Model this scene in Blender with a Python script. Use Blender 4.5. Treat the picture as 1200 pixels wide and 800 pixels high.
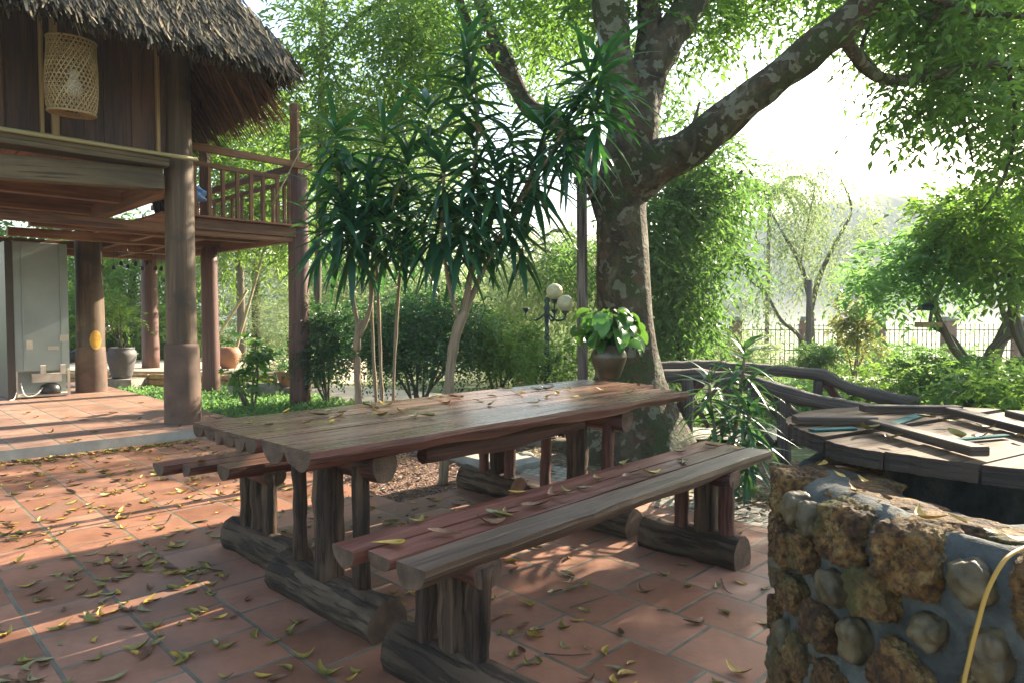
import bpy, math, random
import numpy as np
from mathutils import Vector, Matrix, noise
R = math.radians
random.seed(7); rng = np.random.default_rng(11)
S = bpy.context.scene
for o in list(bpy.data.objects): bpy.data.objects.remove(o)
C = bpy.context.collection

# ---------------------------------------------------------------- camera, sky, sun, exposure
HC = 1.2; PITCH = math.atan(30 / 800.0)
cam = bpy.data.cameras.new('camera'); co = bpy.data.objects.new('camera', cam); C.objects.link(co)
cam.sensor_width = 36; cam.lens = 24; cam.clip_start = .05; cam.clip_end = 3000
co.location = (0, 0, HC); co.rotation_euler = (R(90) - PITCH, 0, 0)
S.camera = co
SUN_EL, SUN_AZ = R(27), R(47)            # azimuth clockwise from +Y (the way the camera looks)
w = bpy.data.worlds.new('World'); S.world = w; w.use_nodes = True
nt = w.node_tree; sk = nt.nodes.new('ShaderNodeTexSky'); sk.sky_type = 'NISHITA'; sk.sun_disc = False
sk.sun_elevation = SUN_EL; sk.sun_rotation = SUN_AZ; sk.dust_density = 2; sk.air_density = 1.2; sk.ozone_density = 1
bg = nt.nodes['Background']; nt.links.new(sk.outputs[0], bg.inputs[0]); bg.inputs[1].default_value = .108
sl = bpy.data.lights.new('sun', 'SUN'); so = bpy.data.objects.new('sun', sl); C.objects.link(so)
sl.energy = 5; sl.angle = R(.6); sl.color = (1, .86, .66)
so.rotation_euler = Vector((math.sin(SUN_AZ) * math.cos(SUN_EL), math.cos(SUN_AZ) * math.cos(SUN_EL), math.sin(SUN_EL))).to_track_quat('Z', 'Y').to_euler()
S.view_settings.view_transform = 'Standard'; S.view_settings.look = 'None'; S.view_settings.gamma = 1
S.view_settings.use_curve_mapping = False; S.view_settings.exposure = 2.25
HAZE = .0014

# ---------------------------------------------------------------- helpers
q2 = math.sqrt(.5)
def UV(u, v, z=0): return Vector(((u - v) * q2, (u + v) * q2, z))      # grid of the tiles, 45 degrees to the view
def PX(x, y, Y):                                                        # point at depth Y that a place in the garden has
    dx = (x - 600) / 800; dy = (400 - y) / 800
    a = math.cos(PITCH) + dy * math.sin(PITCH); b = -math.sin(PITCH) + dy * math.cos(PITCH)
    t = Y / a
    return Vector((dx * t, Y, HC + b * t))
def root(name, label, cat, loc=(0, 0, 0), rz=0, group=None):
    o = bpy.data.objects.new(name, None); C.objects.link(o); o.empty_display_size = .1
    o.location = loc; o.rotation_euler = (0, 0, rz)
    return tag(o, label, cat, group)
def tag(o, label, cat, group=None):
    o['label'] = label; o['category'] = cat
    if group: o['group'] = group
    return o
def kind(o, k): o['kind'] = k; return o
def link(name, me, mats, parent=None, world=True):
    """mesh given in world coordinates (world=True) is moved into the parent's frame"""
    o = bpy.data.objects.new(name, me); C.objects.link(o)
    for m in (mats if isinstance(mats, (list, tuple)) else [mats]): me.materials.append(m)
    if parent is not None:
        p = parent; M = Matrix.Identity(4)
        chain = []
        while p is not None: chain.append(p); p = p.parent
        for p in reversed(chain): M = M @ Matrix.Translation(p.location) @ p.rotation_euler.to_matrix().to_4x4()
        o.parent = parent
        if world: me.transform(M.inverted())
    return o
class MB:
    def __init__(s): s.v = []; s.f = []; s.uv = []; s.m = []; s.sm = []
    def face(s, idx, uvs, m=0, sm=False): s.f.append(idx); s.uv.extend(uvs); s.m.append(m); s.sm.append(sm)
    def sweep(s, path, prof, scale=1, up=(0, 0, 1), m=0, cap=None, jit=0, jf=6, smooth=True, ends=True, closed=True):
        path = [Vector(p) for p in path]; n = len(path); k = len(prof); up = Vector(up)
        sc = scale if isinstance(scale, (list, tuple)) else [scale] * n
        b0 = len(s.v); L = [0]; off = random.uniform(0, 40); offy = random.uniform(0, 40)
        for i in range(1, n): L.append(L[-1] + (path[i] - path[i - 1]).length)
        per = [0]
        for j in range(k):
            a, b = prof[j], prof[(j + 1) % k]; per.append(per[-1] + math.hypot(a[0] - b[0], a[1] - b[1]))
        for i, p in enumerate(path):
            t = (path[min(i + 1, n - 1)] - path[max(i - 1, 0)]).normalized()
            sd = t.cross(up)
            if sd.length < 1e-4: sd = t.cross(Vector((0, 1, 0)))
            sd.normalize(); uu = sd.cross(t).normalized()
            for a, b in prof:
                q = p + (sd * a + uu * b) * sc[i]
                if jit:
                    d = (q - p); d = d.normalized() if d.length else d
                    q = q + d * jit * noise.noise(Vector((q.x * jf + off, q.y * jf, q.z * jf)))
                s.v.append(q)
        for i in range(n - 1):
            for j in range(k if closed else k - 1):
                j2 = (j + 1) % k
                s.face((b0 + i * k + j, b0 + i * k + j2, b0 + (i + 1) * k + j2, b0 + (i + 1) * k + j),
                       ((L[i] + off, per[j] + offy), (L[i] + off, per[j + 1] + offy), (L[i + 1] + off, per[j + 1] + offy), (L[i + 1] + off, per[j] + offy)), m, smooth)
        if ends and closed:
            cm = m if cap is None else cap
            for ring, rev in ((0, False), (n - 1, True)):
                ids = [b0 + ring * k + j for j in range(k)]; uvs = [(prof[j][0] + off, prof[j][1] + offy) for j in range(k)]
                if not rev: ids = ids[::-1]; uvs = uvs[::-1]
                s.face(ids, uvs, cm, False)
        return s
    def tube(s, p0, p1, r0, r1=None, seg=10, n=2, m=0, cap=None, jit=0, jf=6, smooth=True):
        r1 = r0 if r1 is None else r1; p0 = Vector(p0); p1 = Vector(p1)
        path = [p0.lerp(p1, i / (n - 1)) for i in range(n)]
        return s.sweep(path, circ(seg), [r0 + (r1 - r0) * i / (n - 1) for i in range(n)], m=m, cap=cap, jit=jit, jf=jf, smooth=smooth)
    def beam(s, p0, p1, wd, h, up=(0, 0, 1), m=0, cap=None, jit=0, n=2, bev=.006):
        a, b = wd / 2, h / 2; e = min(bev, a * .4, b * .4)
        pr = [(-a + e, -b), (a - e, -b), (a, -b + e), (a, b - e), (a - e, b), (-a + e, b), (-a, b - e), (-a, -b + e)]
        p0 = Vector(p0); p1 = Vector(p1)
        return s.sweep([p0.lerp(p1, i / (n - 1)) for i in range(n)], pr, up=up, m=m, cap=cap, jit=jit, smooth=False)
    def box(s, c, d, m=0, rz=0):
        c = Vector(c); ax = Vector((math.cos(rz), math.sin(rz), 0))
        return s.beam(c - ax * d[0] / 2, c + ax * d[0] / 2, d[1], d[2], m=m)
    def lathe(s, c, prof, seg=32, m=0, smooth=True):
        c = Vector(c); b0 = len(s.v); k = len(prof)
        for i in range(seg):
            a = 2 * math.pi * i / seg
            for r, z in prof: s.v.append(c + Vector((r * math.cos(a), r * math.sin(a), z)))
        for i in range(seg):
            i2 = (i + 1) % seg
            for j in range(k - 1):
                s.face((b0 + i * k + j, b0 + i2 * k + j, b0 + i2 * k + j + 1, b0 + i * k + j + 1),
                       ((i / seg * 2, prof[j][1]), ((i + 1) / seg * 2, prof[j][1]), ((i + 1) / seg * 2, prof[j + 1][1]), (i / seg * 2, prof[j + 1][1])), m, smooth)
        return s
    def sheet(s, pts, m=0):
        b0 = len(s.v)
        for p in pts: s.v.append(Vector(p))
        s.face(tuple(range(b0, b0 + len(pts))), [(p[0], p[1]) for p in pts], m, False); return s
    def slab(s, poly, z0, z1, m=0, side=None):
        k = len(poly); b0 = len(s.v)
        for p in poly: s.v.append(Vector((p[0], p[1], z0)))
        for p in poly: s.v.append(Vector((p[0], p[1], z1)))
        s.face(tuple(range(b0 + k, b0 + 2 * k)), [(p[0], p[1]) for p in poly], m)
        s.face(tuple(range(b0 + k - 1, b0 - 1, -1)), [(p[0], p[1]) for p in poly[::-1]], m)
        for j in range(k):
            j2 = (j + 1) % k; l = (Vector(poly[j][:2]) - Vector(poly[j2][:2])).length
            s.face((b0 + j, b0 + j2, b0 + k + j2, b0 + k + j), ((0, z0), (l, z0), (l, z1), (0, z1)), m if side is None else side)
        return s
    def build(s, name, mats, parent=None, world=True):
        me = bpy.data.meshes.new(name); me.from_pydata([tuple(v) for v in s.v], [], s.f)
        uvl = me.uv_layers.new(name='UVMap'); uvl.data.foreach_set('uv', np.array(s.uv, dtype=np.float32).ravel())
        me.polygons.foreach_set('material_index', s.m); me.polygons.foreach_set('use_smooth', s.sm)
        me.update(); return link(name, me, mats, parent, world)
def circ(n, r=1, ph=0): return [(r * math.cos(2 * math.pi * i / n + ph), r * math.sin(2 * math.pi * i / n + ph)) for i in range(n)]
def smoothpath(pts, rad, sub=6):
    P = [Vector(p) for p in pts]; out = []; rr = []
    for i in range(len(P) - 1):
        a, b, c, d = P[max(i - 1, 0)], P[i], P[i + 1], P[min(i + 2, len(P) - 1)]
        for j in range(sub):
            t = j / sub
            out.append(.5 * ((2 * b) + (c - a) * t + (2 * a - 5 * b + 4 * c - d) * t * t + (3 * b - a - 3 * c + d) * t ** 3)); rr.append(rad[i] + (rad[i + 1] - rad[i]) * t)
    out.append(P[-1]); rr.append(rad[-1]); return out, rr
def limb(mb, pts, rad, seg=12, sub=6, jit=0, jf=5, m=0):
    p, r = smoothpath(pts, rad, sub); mb.sweep(p, circ(seg), r, m=m, jit=jit, jf=jf)

def raw_mesh(name, V, F, rnd=None, smooth=False):
    """fast mesh from numpy: V (n,3), F (m,k)"""
    me = bpy.data.meshes.new(name); n = len(V); m, k = F.shape
    me.vertices.add(n); me.vertices.foreach_set('co', V.astype(np.float32).ravel())
    me.loops.add(m * k); me.loops.foreach_set('vertex_index', F.astype(np.int32).ravel())
    me.polygons.add(m); me.polygons.foreach_set('loop_start', np.arange(0, m * k, k, dtype=np.int32))
    me.polygons.foreach_set('loop_total', np.full(m, k, dtype=np.int32))
    me.polygons.foreach_set('use_smooth', np.full(m, smooth))
    if rnd is not None:
        a = me.attributes.new('rnd', 'FLOAT', 'POINT'); a.data.foreach_set('value', rnd.astype(np.float32))
    me.update(calc_edges=True); return me
def nrm(a): return a / np.maximum(np.linalg.norm(a, axis=1, keepdims=True), 1e-9)
def leaf_geo(P, D, L, W, droop=.15, up=None, rnd=None, hang=None):
    """folded four-cornered leaves with a pointed tip"""
    n = len(P); D = nrm(D)
    N = rng.normal(size=(n, 3)) * .55 + (np.array([0, 0, 1.]) if up is None else up)
    T = nrm(np.cross(D, N)); N = nrm(np.cross(T, D))
    L = L[:, None]; W = W[:, None]
    mid = P + D * L * .42
    tip = P + D * L - N * L * droop
    l = mid + T * W * .5 + N * W * .18; r = mid - T * W * .5 + N * W * .18
    V = np.stack([P, l, tip, r], 1).reshape(-1, 3); i = np.arange(n)[:, None] * 4
    F = np.concatenate([i + [0, 2, 1], i + [0, 3, 2]], 1).reshape(-1, 3)
    rd = rng.random(n) if rnd is None else rnd
    return V, F, np.repeat(rd, 4)
def twig_leaves(blobs, per=14, tl=.5, ll=.1, lw=.035, droop=.45, spread=.9, hangy=0.):
    """blobs: (centre, (rx,ry,rz), leaves). leaves set along twigs that start inside each clump and grow outwards"""
    Ps = []; Ds = []; Ls = []; rn = []
    for c, r, cnt in blobs:
        c = np.array(c); r = np.array(r if hasattr(r, '__len__') else (r, r, r)); nt_ = max(1, int(cnt / per))
        dirs = nrm(rng.normal(size=(nt_, 3))); rad = rng.random(nt_) ** .45
        st = c + dirs * rad[:, None] * r * .85
        td = nrm(dirs * .8 + rng.normal(size=(nt_, 3)) * .5 + np.array([0, 0, -hangy]))
        tlen = tl * rng.uniform(.6, 1.3, nt_); tone = rng.normal(0, .16, nt_) + rng.normal(0, .05)
        t = (np.arange(per) + .3) / per
        p = st[:, None, :] + td[:, None, :] * (tlen[:, None] * t)[:, :, None]
        p[:, :, 2] -= droop * tlen[:, None] * t ** 2
        side = nrm(np.cross(td, np.array([0, 0, 1.]) + rng.normal(size=(nt_, 3)) * .2))
        sg = np.where(np.arange(per) % 2 == 0, 1, -1)
        d = td[:, None, :] * .6 + side[:, None, :] * sg[None, :, None] * spread + np.array([0, 0, -.35 - hangy * .5]) * t[None, :, None] + rng.normal(size=(nt_, per, 3)) * .22
        Ps.append(p.reshape(-1, 3)); Ds.append(d.reshape(-1, 3)); Ls.append(np.repeat(rng.uniform(.8, 1.15, nt_), per)); rn.append(np.repeat(tone, per) + .5 + rng.normal(0, .1, nt_ * per))
    P = np.concatenate(Ps); D = np.concatenate(Ds); s_ = np.concatenate(Ls) * rng.uniform(.7, 1.15, len(P))
    return leaf_geo(P, D, ll * s_, lw * s_, rnd=np.clip(np.concatenate(rn), 0, 1))
def foliage(name, mat_, parent, blobs, **kw):
    V, F, rd = twig_leaves(blobs, **kw); return link(name, raw_mesh(name, V, F, rd), mat_, parent)

# ---------------------------------------------------------------- materials
def newmat(name):
    m = bpy.data.materials.new(name); m.use_nodes = True; t = m.node_tree; p = t.nodes['Principled BSDF']; return m, t, p, t.nodes.new, t.links.new
def ramp(t, fac, stops, interp='LINEAR'):
    r = t.nodes.new('ShaderNodeValToRGB'); r.color_ramp.interpolation = interp; e = r.color_ramp.elements
    while len(e) < len(stops): e.new(.5)
    for k, (p, c) in enumerate(stops): e[k].position = p; e[k].color = (*c, 1)
    t.links.new(fac, r.inputs[0]); return r.outputs[0]
def noisen(t, vec, scale, detail=4, rough=.55, sc=None, dist=0):
    n = t.nodes.new('ShaderNodeTexNoise'); n.inputs['Scale'].default_value = scale; n.inputs['Detail'].default_value = detail; n.inputs['Roughness'].default_value = rough; n.inputs['Distortion'].default_value = dist
    if sc:
        mp = t.nodes.new('ShaderNodeMapping'); mp.inputs['Scale'].default_value = sc; t.links.new(vec, mp.inputs[0]); vec = mp.outputs[0]
    t.links.new(vec, n.inputs['Vector']); return n.outputs['Fac']
def bump(t, p, fac, st=.5, dist=.01, prev=None):
    b = t.nodes.new('ShaderNodeBump'); b.inputs['Strength'].default_value = st; b.inputs['Distance'].default_value = dist; t.links.new(fac, b.inputs['Height'])
    if prev is not None: t.links.new(prev, b.inputs['Normal'])
    t.links.new(b.outputs[0], p.inputs['Normal']); return b.outputs[0]
def mixc(t, fac, a, b, mode='MIX'):
    m = t.nodes.new('ShaderNodeMix'); m.data_type = 'RGBA'; m.blend_type = mode
    for s_, x in ((0, fac), (6, a), (7, b)):
        if hasattr(x, 'is_linked') or hasattr(x, 'links'): t.links.new(x, m.inputs[s_])
        else: m.inputs[s_].default_value = x if s_ == 0 else (*x, 1)
    return m.outputs[2]
def objvec(t):
    tc = t.nodes.new('ShaderNodeTexCoord'); oi = t.nodes.new('ShaderNodeObjectInfo'); va = t.nodes.new('ShaderNodeVectorMath'); va.operation = 'ADD'
    ml = t.nodes.new('ShaderNodeMath'); ml.operation = 'MULTIPLY'; ml.inputs[1].default_value = 37
    t.links.new(oi.outputs['Random'], ml.inputs[0]); t.links.new(tc.outputs['Object'], va.inputs[0]); t.links.new(ml.outputs[0], va.inputs[1]); return va.outputs[0]
def plain(name, col, rough=.6, metal=0, var=.25, scale=8, bmp=.15, spec=.5, bd=.004):
    m, t, p, N, Lk = newmat(name); v = objvec(t); f = noisen(t, v, scale, 6)
    d = tuple(c * (1 - var) for c in col); l = tuple(min(1, c * (1 + var)) for c in col)
    Lk(ramp(t, f, [(.3, d), (.7, l)]), p.inputs['Base Color']); p.inputs['Roughness'].default_value = rough; p.inputs['Metallic'].default_value = metal
    p.inputs['Specular IOR Level'].default_value = spec
    if bmp: bump(t, p, noisen(t, v, scale * 6, 4), bmp, bd)
    return m
def wood(name, dark, mid, light, rough=.5, sx=1.6, sy=26, bst=.5, crack=.35, spec=.5, stain=None, bd=.006):
    m, t, p, N, Lk = newmat(name); tc = N('ShaderNodeTexCoord').outputs['UV']
    g1 = noisen(t, tc, 1, 8, .65, (sx, sy, 1), 1.1); g2 = noisen(t, tc, 1, 3, .5, (sx * .6, sy * .22, 1)); g3 = noisen(t, tc, 1, 5, .6, (sx * 1.2, sy * 3.2, 1))
    ad = N('ShaderNodeMath'); ad.operation = 'MULTIPLY_ADD'; ad.inputs[1].default_value = .55; Lk(g1, ad.inputs[0])
    a2 = N('ShaderNodeMath'); a2.operation = 'MULTIPLY'; a2.inputs[1].default_value = .45; Lk(g2, a2.inputs[0]); Lk(a2.outputs[0], ad.inputs[2])
    col = ramp(t, ad.outputs[0], [(.40, dark), (.5, mid), (.60, light)])
    cr = ramp(t, g3, [(crack + .07, (.0, .0, .0)), (crack + .13, (1, 1, 1))]); col = mixc(t, .62, col, cr, 'MULTIPLY')
    if stain:
        ov = objvec(t); sf = ramp(t, noisen(t, ov, 3.5, 4), [(.5, (0, 0, 0)), (.64, (1, 1, 1))]); sb = N('ShaderNodeRGBToBW'); Lk(sf, sb.inputs[0]); col = mixc(t, sb.outputs[0], col, stain)
    Lk(col, p.inputs['Base Color'])
    rr = N('ShaderNodeMapRange'); rr.inputs[3].default_value = rough - .12; rr.inputs[4].default_value = rough + .2; Lk(g1, rr.inputs[0]); Lk(rr.outputs[0], p.inputs['Roughness'])
    p.inputs['Specular IOR Level'].default_value = spec
    b1 = bump(t, p, g1, bst, bd); cb = N('ShaderNodeRGBToBW'); Lk(cr, cb.inputs[0]); bump(t, p, cb.outputs[0], bst * .7, bd, b1); return m
def leafmat(name, stops, trans=(.25, .4, .03), rough=.42, tf=.42, spec=.5):
    m, t, p, N, Lk = newmat(name); at = N('ShaderNodeAttribute'); at.attribute_name = 'rnd'
    col = ramp(t, at.outputs['Fac'], stops); Lk(col, p.inputs['Base Color']); p.inputs['Roughness'].default_value = rough; p.inputs['Specular IOR Level'].default_value = spec
    tr = N('ShaderNodeBsdfTranslucent'); tc = mixc(t, .5, col, trans); 
    tc2 = mixc(t, .5, tc, trans); Lk(tc2, tr.inputs[0]); mx = N('ShaderNodeMixShader'); mx.inputs[0].default_value = tf
    Lk(p.outputs[0], mx.inputs[1]); Lk(tr.outputs[0], mx.inputs[2]); Lk(mx.outputs[0], t.nodes['Material Output'].inputs[0]); return m

M = {}
M['table_top'] = wood('table_top', (.08, .038, .024), (.155, .080, .052), (.245, .14, .098), .24, 1.2, 22, .35, .3, .6)
M['table_red'] = wood('table_red', (.045, .016, .010), (.09, .031, .021), (.15, .06, .04), .38, 1.4, 24, .5, .33, .55)
M['bench_red'] = wood('bench_red', (.06, .021, .014), (.115, .042, .029), (.19, .08, .056), .28, 1.2, 22, .35, .31, .6)
M['bench_grey'] = wood('bench_grey', (.045, .028, .018), (.092, .060, .038), (.165, .115, .078), .40, 1.2, 26, .5, .34)
M['log'] = wood('log', (.030, .018, .010), (.064, .042, .025), (.115, .08, .052), .75, 2.2, 9, 1, .37, .3, bd=.02)
M['log_end'] = plain('log_end', (.085, .055, .036), .8, 0, .45, 18, .6, .3, .008)
M['leg_dark'] = wood('leg_dark', (.022, .012, .007), (.052, .030, .017), (.10, .062, .038), .65, 2.4, 11, 1, .37, .3, bd=.016)
M['leg_red'] = wood('leg_red', (.03, .010, .007), (.08, .025, .016), (.14, .055, .036), .5, 2, 15, .8, .36, .4)
M['post'] = wood('post', (.045, .028, .016), (.085, .053, .030), (.13, .085, .048), .6, 1.1, 4.5, .3, .22, .4, stain=(.045, .030, .019))
M['post_red'] = wood('post_red', (.07, .032, .026), (.11, .052, .042), (.155, .08, .066), .55, 1.1, 4.5, .25, .22, .4)
M['concrete_base'] = plain('concrete_base', (.095, .055, .036), .75, 0, .4, 5, .3)
M['beam'] = wood('beam', (.04, .028, .012), (.075, .054, .024), (.12, .09, .045), .7, 1.2, 9, .6, .3)
M['beam_red'] = wood('beam_red', (.085, .035, .016), (.17, .075, .034), (.27, .13, .065), .6, 1, 16, .5, .28)
M['floor_plank'] = wood('floor_plank', (.14, .05, .025), (.24, .09, .045), (.33, .14, .075), .6, 1, 10, .4, .28)
M['wall_wood'] = wood('wall_wood', (.03, .012, .007), (.07, .028, .016), (.12, .055, .032), .6, 1, 12, .5, .3)
M['light_strip'] = wood('light_strip', (.20, .12, .05), (.32, .20, .085), (.42, .28, .13), .55, 1, 20, .4, .25)
M['bamboo'] = wood('bamboo', (.16, .14, .06), (.28, .25, .12), (.36, .32, .17), .5, 1, 20, .3, .25)
M['basket'] = wood('basket', (.18, .12, .05), (.30, .21, .095), (.40, .30, .15), .55, 3, 30, .3, .22)
M['rail'] = wood('rail', (.055, .042, .036), (.12, .095, .08), (.20, .165, .14), .65, 1.4, 14, .9, .36, .4, bd=.012)
M['lid'] = wood('lid', (.05, .030, .016), (.11, .068, .038), (.18, .12, .07), .75, 1.2, 20, .5, .34, .2)
M['lid_edge'] = wood('lid_edge', (.014, .009, .006), (.03, .02, .013), (.055, .037, .025), .75, 3, 14, .9, .36)
M['batten'] = wood('batten', (.028, .018, .012), (.06, .04, .026), (.10, .07, .048), .75, 1.6, 24, .5, .32)
M['teal'] = plain('teal', (.02, .085, .08), .9, 0, .5, 14, .15, .1)
M['earthenware'] = plain('earthenware', (.048, .036, .018), .32, 0, .5, 7, .3)
M['grey_pot'] = plain('grey_pot', (.10, .09, .09), .6, 0, .2, 6)
M['clay_pot'] = plain('clay_pot', (.30, .13, .07), .7, 0, .2, 6)
M['iron'] = plain('iron', (.035, .06, .055), .5, .4, .3, 12)
M['rust_iron'] = plain('rust_iron', (.07, .05, .042), .7, .2, .3, 12)
M['globe'] = plain('globe', (.60, .53, .33), .35, 0, .18, 14, 0)
M['steel'] = plain('steel', (.29, .34, .33), .38, .35, .12, 2, .05)
M['white_metal'] = plain('white_metal', (.55, .50, .42), .5, 0, .2, 6)
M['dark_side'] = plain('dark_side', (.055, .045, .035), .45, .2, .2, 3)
M['black'] = plain('black', (.02, .02, .022), .4, 0, .2, 8)
M['rubber'] = plain('rubber', (.02, .02, .02), .8, 0, .2, 8)
M['chrome'] = plain('chrome', (.5, .5, .5), .2, .9, .1, 8, 0)
M['paper'] = plain('paper', (.42, .40, .34), .7, 0, .1, 8, 0)
M['yellow'] = plain('yellow', (.30, .17, .015), .45, 0, .15, 8, 0)
M['white'] = plain('white', (.75, .74, .7), .5, 0, .08, 8, 0)
M['blue'] = plain('blue', (.06, .22, .62), .4, 0, .2, 8)
M['concrete'] = plain('concrete', (.27, .265, .23), .85, 0, .22, 6, .35, .3)
M['brick_post'] = plain('brick_post', (.26, .15, .11), .85, 0, .25, 9, .4)
M['pebble'] = plain('pebble', (.075, .058, .028), .6, 0, .55, 22, .5, .4, .004)
M['stone'] = plain('stone', (.22, .20, .17), .85, 0, .35, 7, .5)
M['bucket'] = plain('bucket', (.33, .36, .37), .5, .1, .15, 10)
M['water'] = plain('water', (.01, .018, .016), .08, 0, .1, 4, 0)
M['stem'] = wood('stem', (.11, .08, .045), (.20, .15, .09), (.28, .22, .14), .75, 5, 14, .6, .3)
M['thin_bark'] = wood('thin_bark', (.06, .05, .035), (.12, .10, .07), (.18, .15, .11), .85, 2, 10, .7, .32)
M['red_cloth'] = plain('red_cloth', (.75, .09, .06), .6, 0, .1, 8, 0)
M['distant_white'] = plain('distant_white', (.7, .68, .62), .7, 0, .1, 3, 0)

def bark_mat():
    m, t, p, N, Lk = newmat('bark'); v = objvec(t)
    def mulf(f, k):
        x = N('ShaderNodeMath'); x.operation = 'MULTIPLY'; x.inputs[1].default_value = k; Lk(f, x.inputs[0]); return x.outputs[0]
    n1 = noisen(t, v, 6, 8, .65, (1, 1, .55), .7); n2 = noisen(t, v, 11, 5, .6, None, .4); n3 = noisen(t, v, 32, 6, .7)
    base = ramp(t, n1, [(.33, (.022, .016, .009)), (.48, (.055, .042, .024)), (.60, (.095, .078, .045)), (.70, (.17, .15, .10))])
    moss = ramp(t, noisen(t, v, 2.6, 6, .6), [(.47, (0, 0, 0)), (.60, (1, 1, 1))]); bw = N('ShaderNodeRGBToBW'); Lk(moss, bw.inputs[0])
    c1 = mixc(t, bw.outputs[0], base, (.04, .052, .014))
    vo = N('ShaderNodeTexVoronoi'); vo.inputs['Scale'].default_value = 15; vo.inputs['Randomness'].default_value = 1
    mp = N('ShaderNodeMapping'); Lk(v, mp.inputs[0]); nn = N('ShaderNodeTexNoise'); nn.inputs['Scale'].default_value = 9; Lk(v, nn.inputs['Vector']); ml = N('ShaderNodeVectorMath'); ml.operation = 'MULTIPLY_ADD'; ml.inputs[1].default_value = (.25, .25, .25); Lk(nn.outputs['Color'], ml.inputs[0]); Lk(v, ml.inputs[2]); Lk(ml.outputs[0], vo.inputs['Vector'])
    sel = N('ShaderNodeSeparateColor'); Lk(vo.outputs['Color'], sel.inputs[0])
    pat = N('ShaderNodeMath'); pat.operation = 'GREATER_THAN'; pat.inputs[1].default_value = .80; Lk(sel.outputs[0], pat.inputs[0])
    c2 = mixc(t, mulf(pat.outputs[0], .6), c1, (.20, .20, .14)); pm = N('ShaderNodeMath'); pm.operation = 'GREATER_THAN'; pm.inputs[1].default_value = .9; Lk(sel.outputs[1], pm.inputs[0])
    c3 = mixc(t, mulf(pm.outputs[0], .6), c2, (.09, .05, .026)); c4 = mixc(t, .5, c3, mixc(t, .6, c3, ramp(t, n3, [(.35, (.3, .3, .3)), (.65, (1.2, 1.2, 1.2))]), 'MULTIPLY'))
    Lk(c4, p.inputs['Base Color']); p.inputs['Roughness'].default_value = .85; p.inputs['Specular IOR Level'].default_value = .3
    b = bump(t, p, n1, 1, .04); b = bump(t, p, vo.outputs['Distance'], .5, .02, b); b = bump(t, p, n2, .9, .03, b); bump(t, p, n3, 1, .016, b); return m
M['bark'] = bark_mat()

def tile_mat(name, offset, cols, mort, size=.311, ms=.011, pu=.515, pv=.1, bumpy=.4):
    m, t, p, N, Lk = newmat(name); tc = N('ShaderNodeTexCoord').outputs['Object']
    mp = N('ShaderNodeMapping'); mp.vector_type = 'POINT'; mp.inputs['Rotation'].default_value = (0, 0, R(-135)); Lk(tc, mp.inputs[0])
    # after the turn x runs along -v and y along -u
    mp2 = N('ShaderNodeMapping'); mp2.inputs['Location'].default_value = (pv, pu, 0); Lk(mp.outputs[0], mp2.inputs[0])
    wob = N('ShaderNodeTexNoise'); wob.inputs['Scale'].default_value = 5; Lk(tc, wob.inputs['Vector'])
    ws = N('ShaderNodeVectorMath'); ws.operation = 'MULTIPLY_ADD'; ws.inputs[1].default_value = (.006, .006, 0); Lk(wob.outputs['Color'], ws.inputs[0]); Lk(mp2.outputs[0], ws.inputs[2])
    b = N('ShaderNodeTexBrick'); b.offset = offset; b.squash = 1; b.inputs['Scale'].default_value = 1; b.inputs['Brick Width'].default_value = size; b.inputs['Row Height'].default_value = size
    b.inputs['Mortar Size'].default_value = ms; b.inputs['Mortar Smooth'].default_value = .25; b.inputs['Bias'].default_value = 0
    b.inputs['Color1'].default_value = (0, 0, 0, 1); b.inputs['Color2'].default_value = (1, 1, 1, 1); b.inputs['Mortar'].default_value = (.5, .5, .5, 1); Lk(ws.outputs[0], b.inputs['Vector'])
    tl = ramp(t, b.outputs['Color'], [(0, cols[0]), (.5, cols[1]), (1, cols[2])])
    n1 = noisen(t, tc, 3.2, 7, .62); n2 = noisen(t, tc, 26, 5, .6); n3 = noisen(t, tc, 1.1, 4, .5, None, .8)
    tl = mixc(t, 1, tl, ramp(t, n1, [(.3, (.68, .66, .64)), (.52, (1, 1, 1)), (.75, (1.18, 1.2, 1.22))]), 'MULTIPLY')
    tl = mixc(t, .7, tl, ramp(t, n2, [(.3, (.82, .8, .8)), (.6, (1.05, 1.05, 1.05))]), 'MULTIPLY')
    st = ramp(t, n3, [(.54, (0, 0, 0)), (.72, (.55, .55, .55))]); bw = N('ShaderNodeRGBToBW'); Lk(st, bw.inputs[0]); tl = mixc(t, bw.outputs[0], tl, (.17, .135, .11))
    mc = ramp(t, noisen(t, tc, 9, 4), [(.35, tuple(c * .7 for c in mort)), (.65, tuple(c * 1.3 for c in mort))])
    Lk(mixc(t, b.outputs['Fac'], tl, mc), p.inputs['Base Color'])
    rr = N('ShaderNodeMapRange'); rr.inputs[3].default_value = .42; rr.inputs[4].default_value = .78; Lk(n1, rr.inputs[0]); Lk(rr.outputs[0], p.inputs['Roughness'])
    iv = N('ShaderNodeMath'); iv.operation = 'SUBTRACT'; iv.inputs[0].default_value = 1; Lk(b.outputs['Fac'], iv.inputs[1])
    bb = bump(t, p, iv.outputs[0], .6, .006); bb = bump(t, p, n2, bumpy, .003, bb); bump(t, p, n1, .3, .01, bb); return m
M['tiles'] = tile_mat('tiles', .5, [(.19, .080, .042), (.27, .122, .069), (.35, .175, .108)], (.13, .11, .075), ms=.009)
M['tiles_raised'] = tile_mat('tiles_raised', 0, [(.27, .145, .10), (.33, .19, .135), (.39, .24, .175)], (.15, .15, .12), size=.333, pu=.4, pv=.18)
M['pavers'] = tile_mat('pavers', .5, [(.20, .18, .14), (.26, .235, .18), (.32, .29, .22)], (.08, .09, .06), size=.075, ms=.008)
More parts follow.
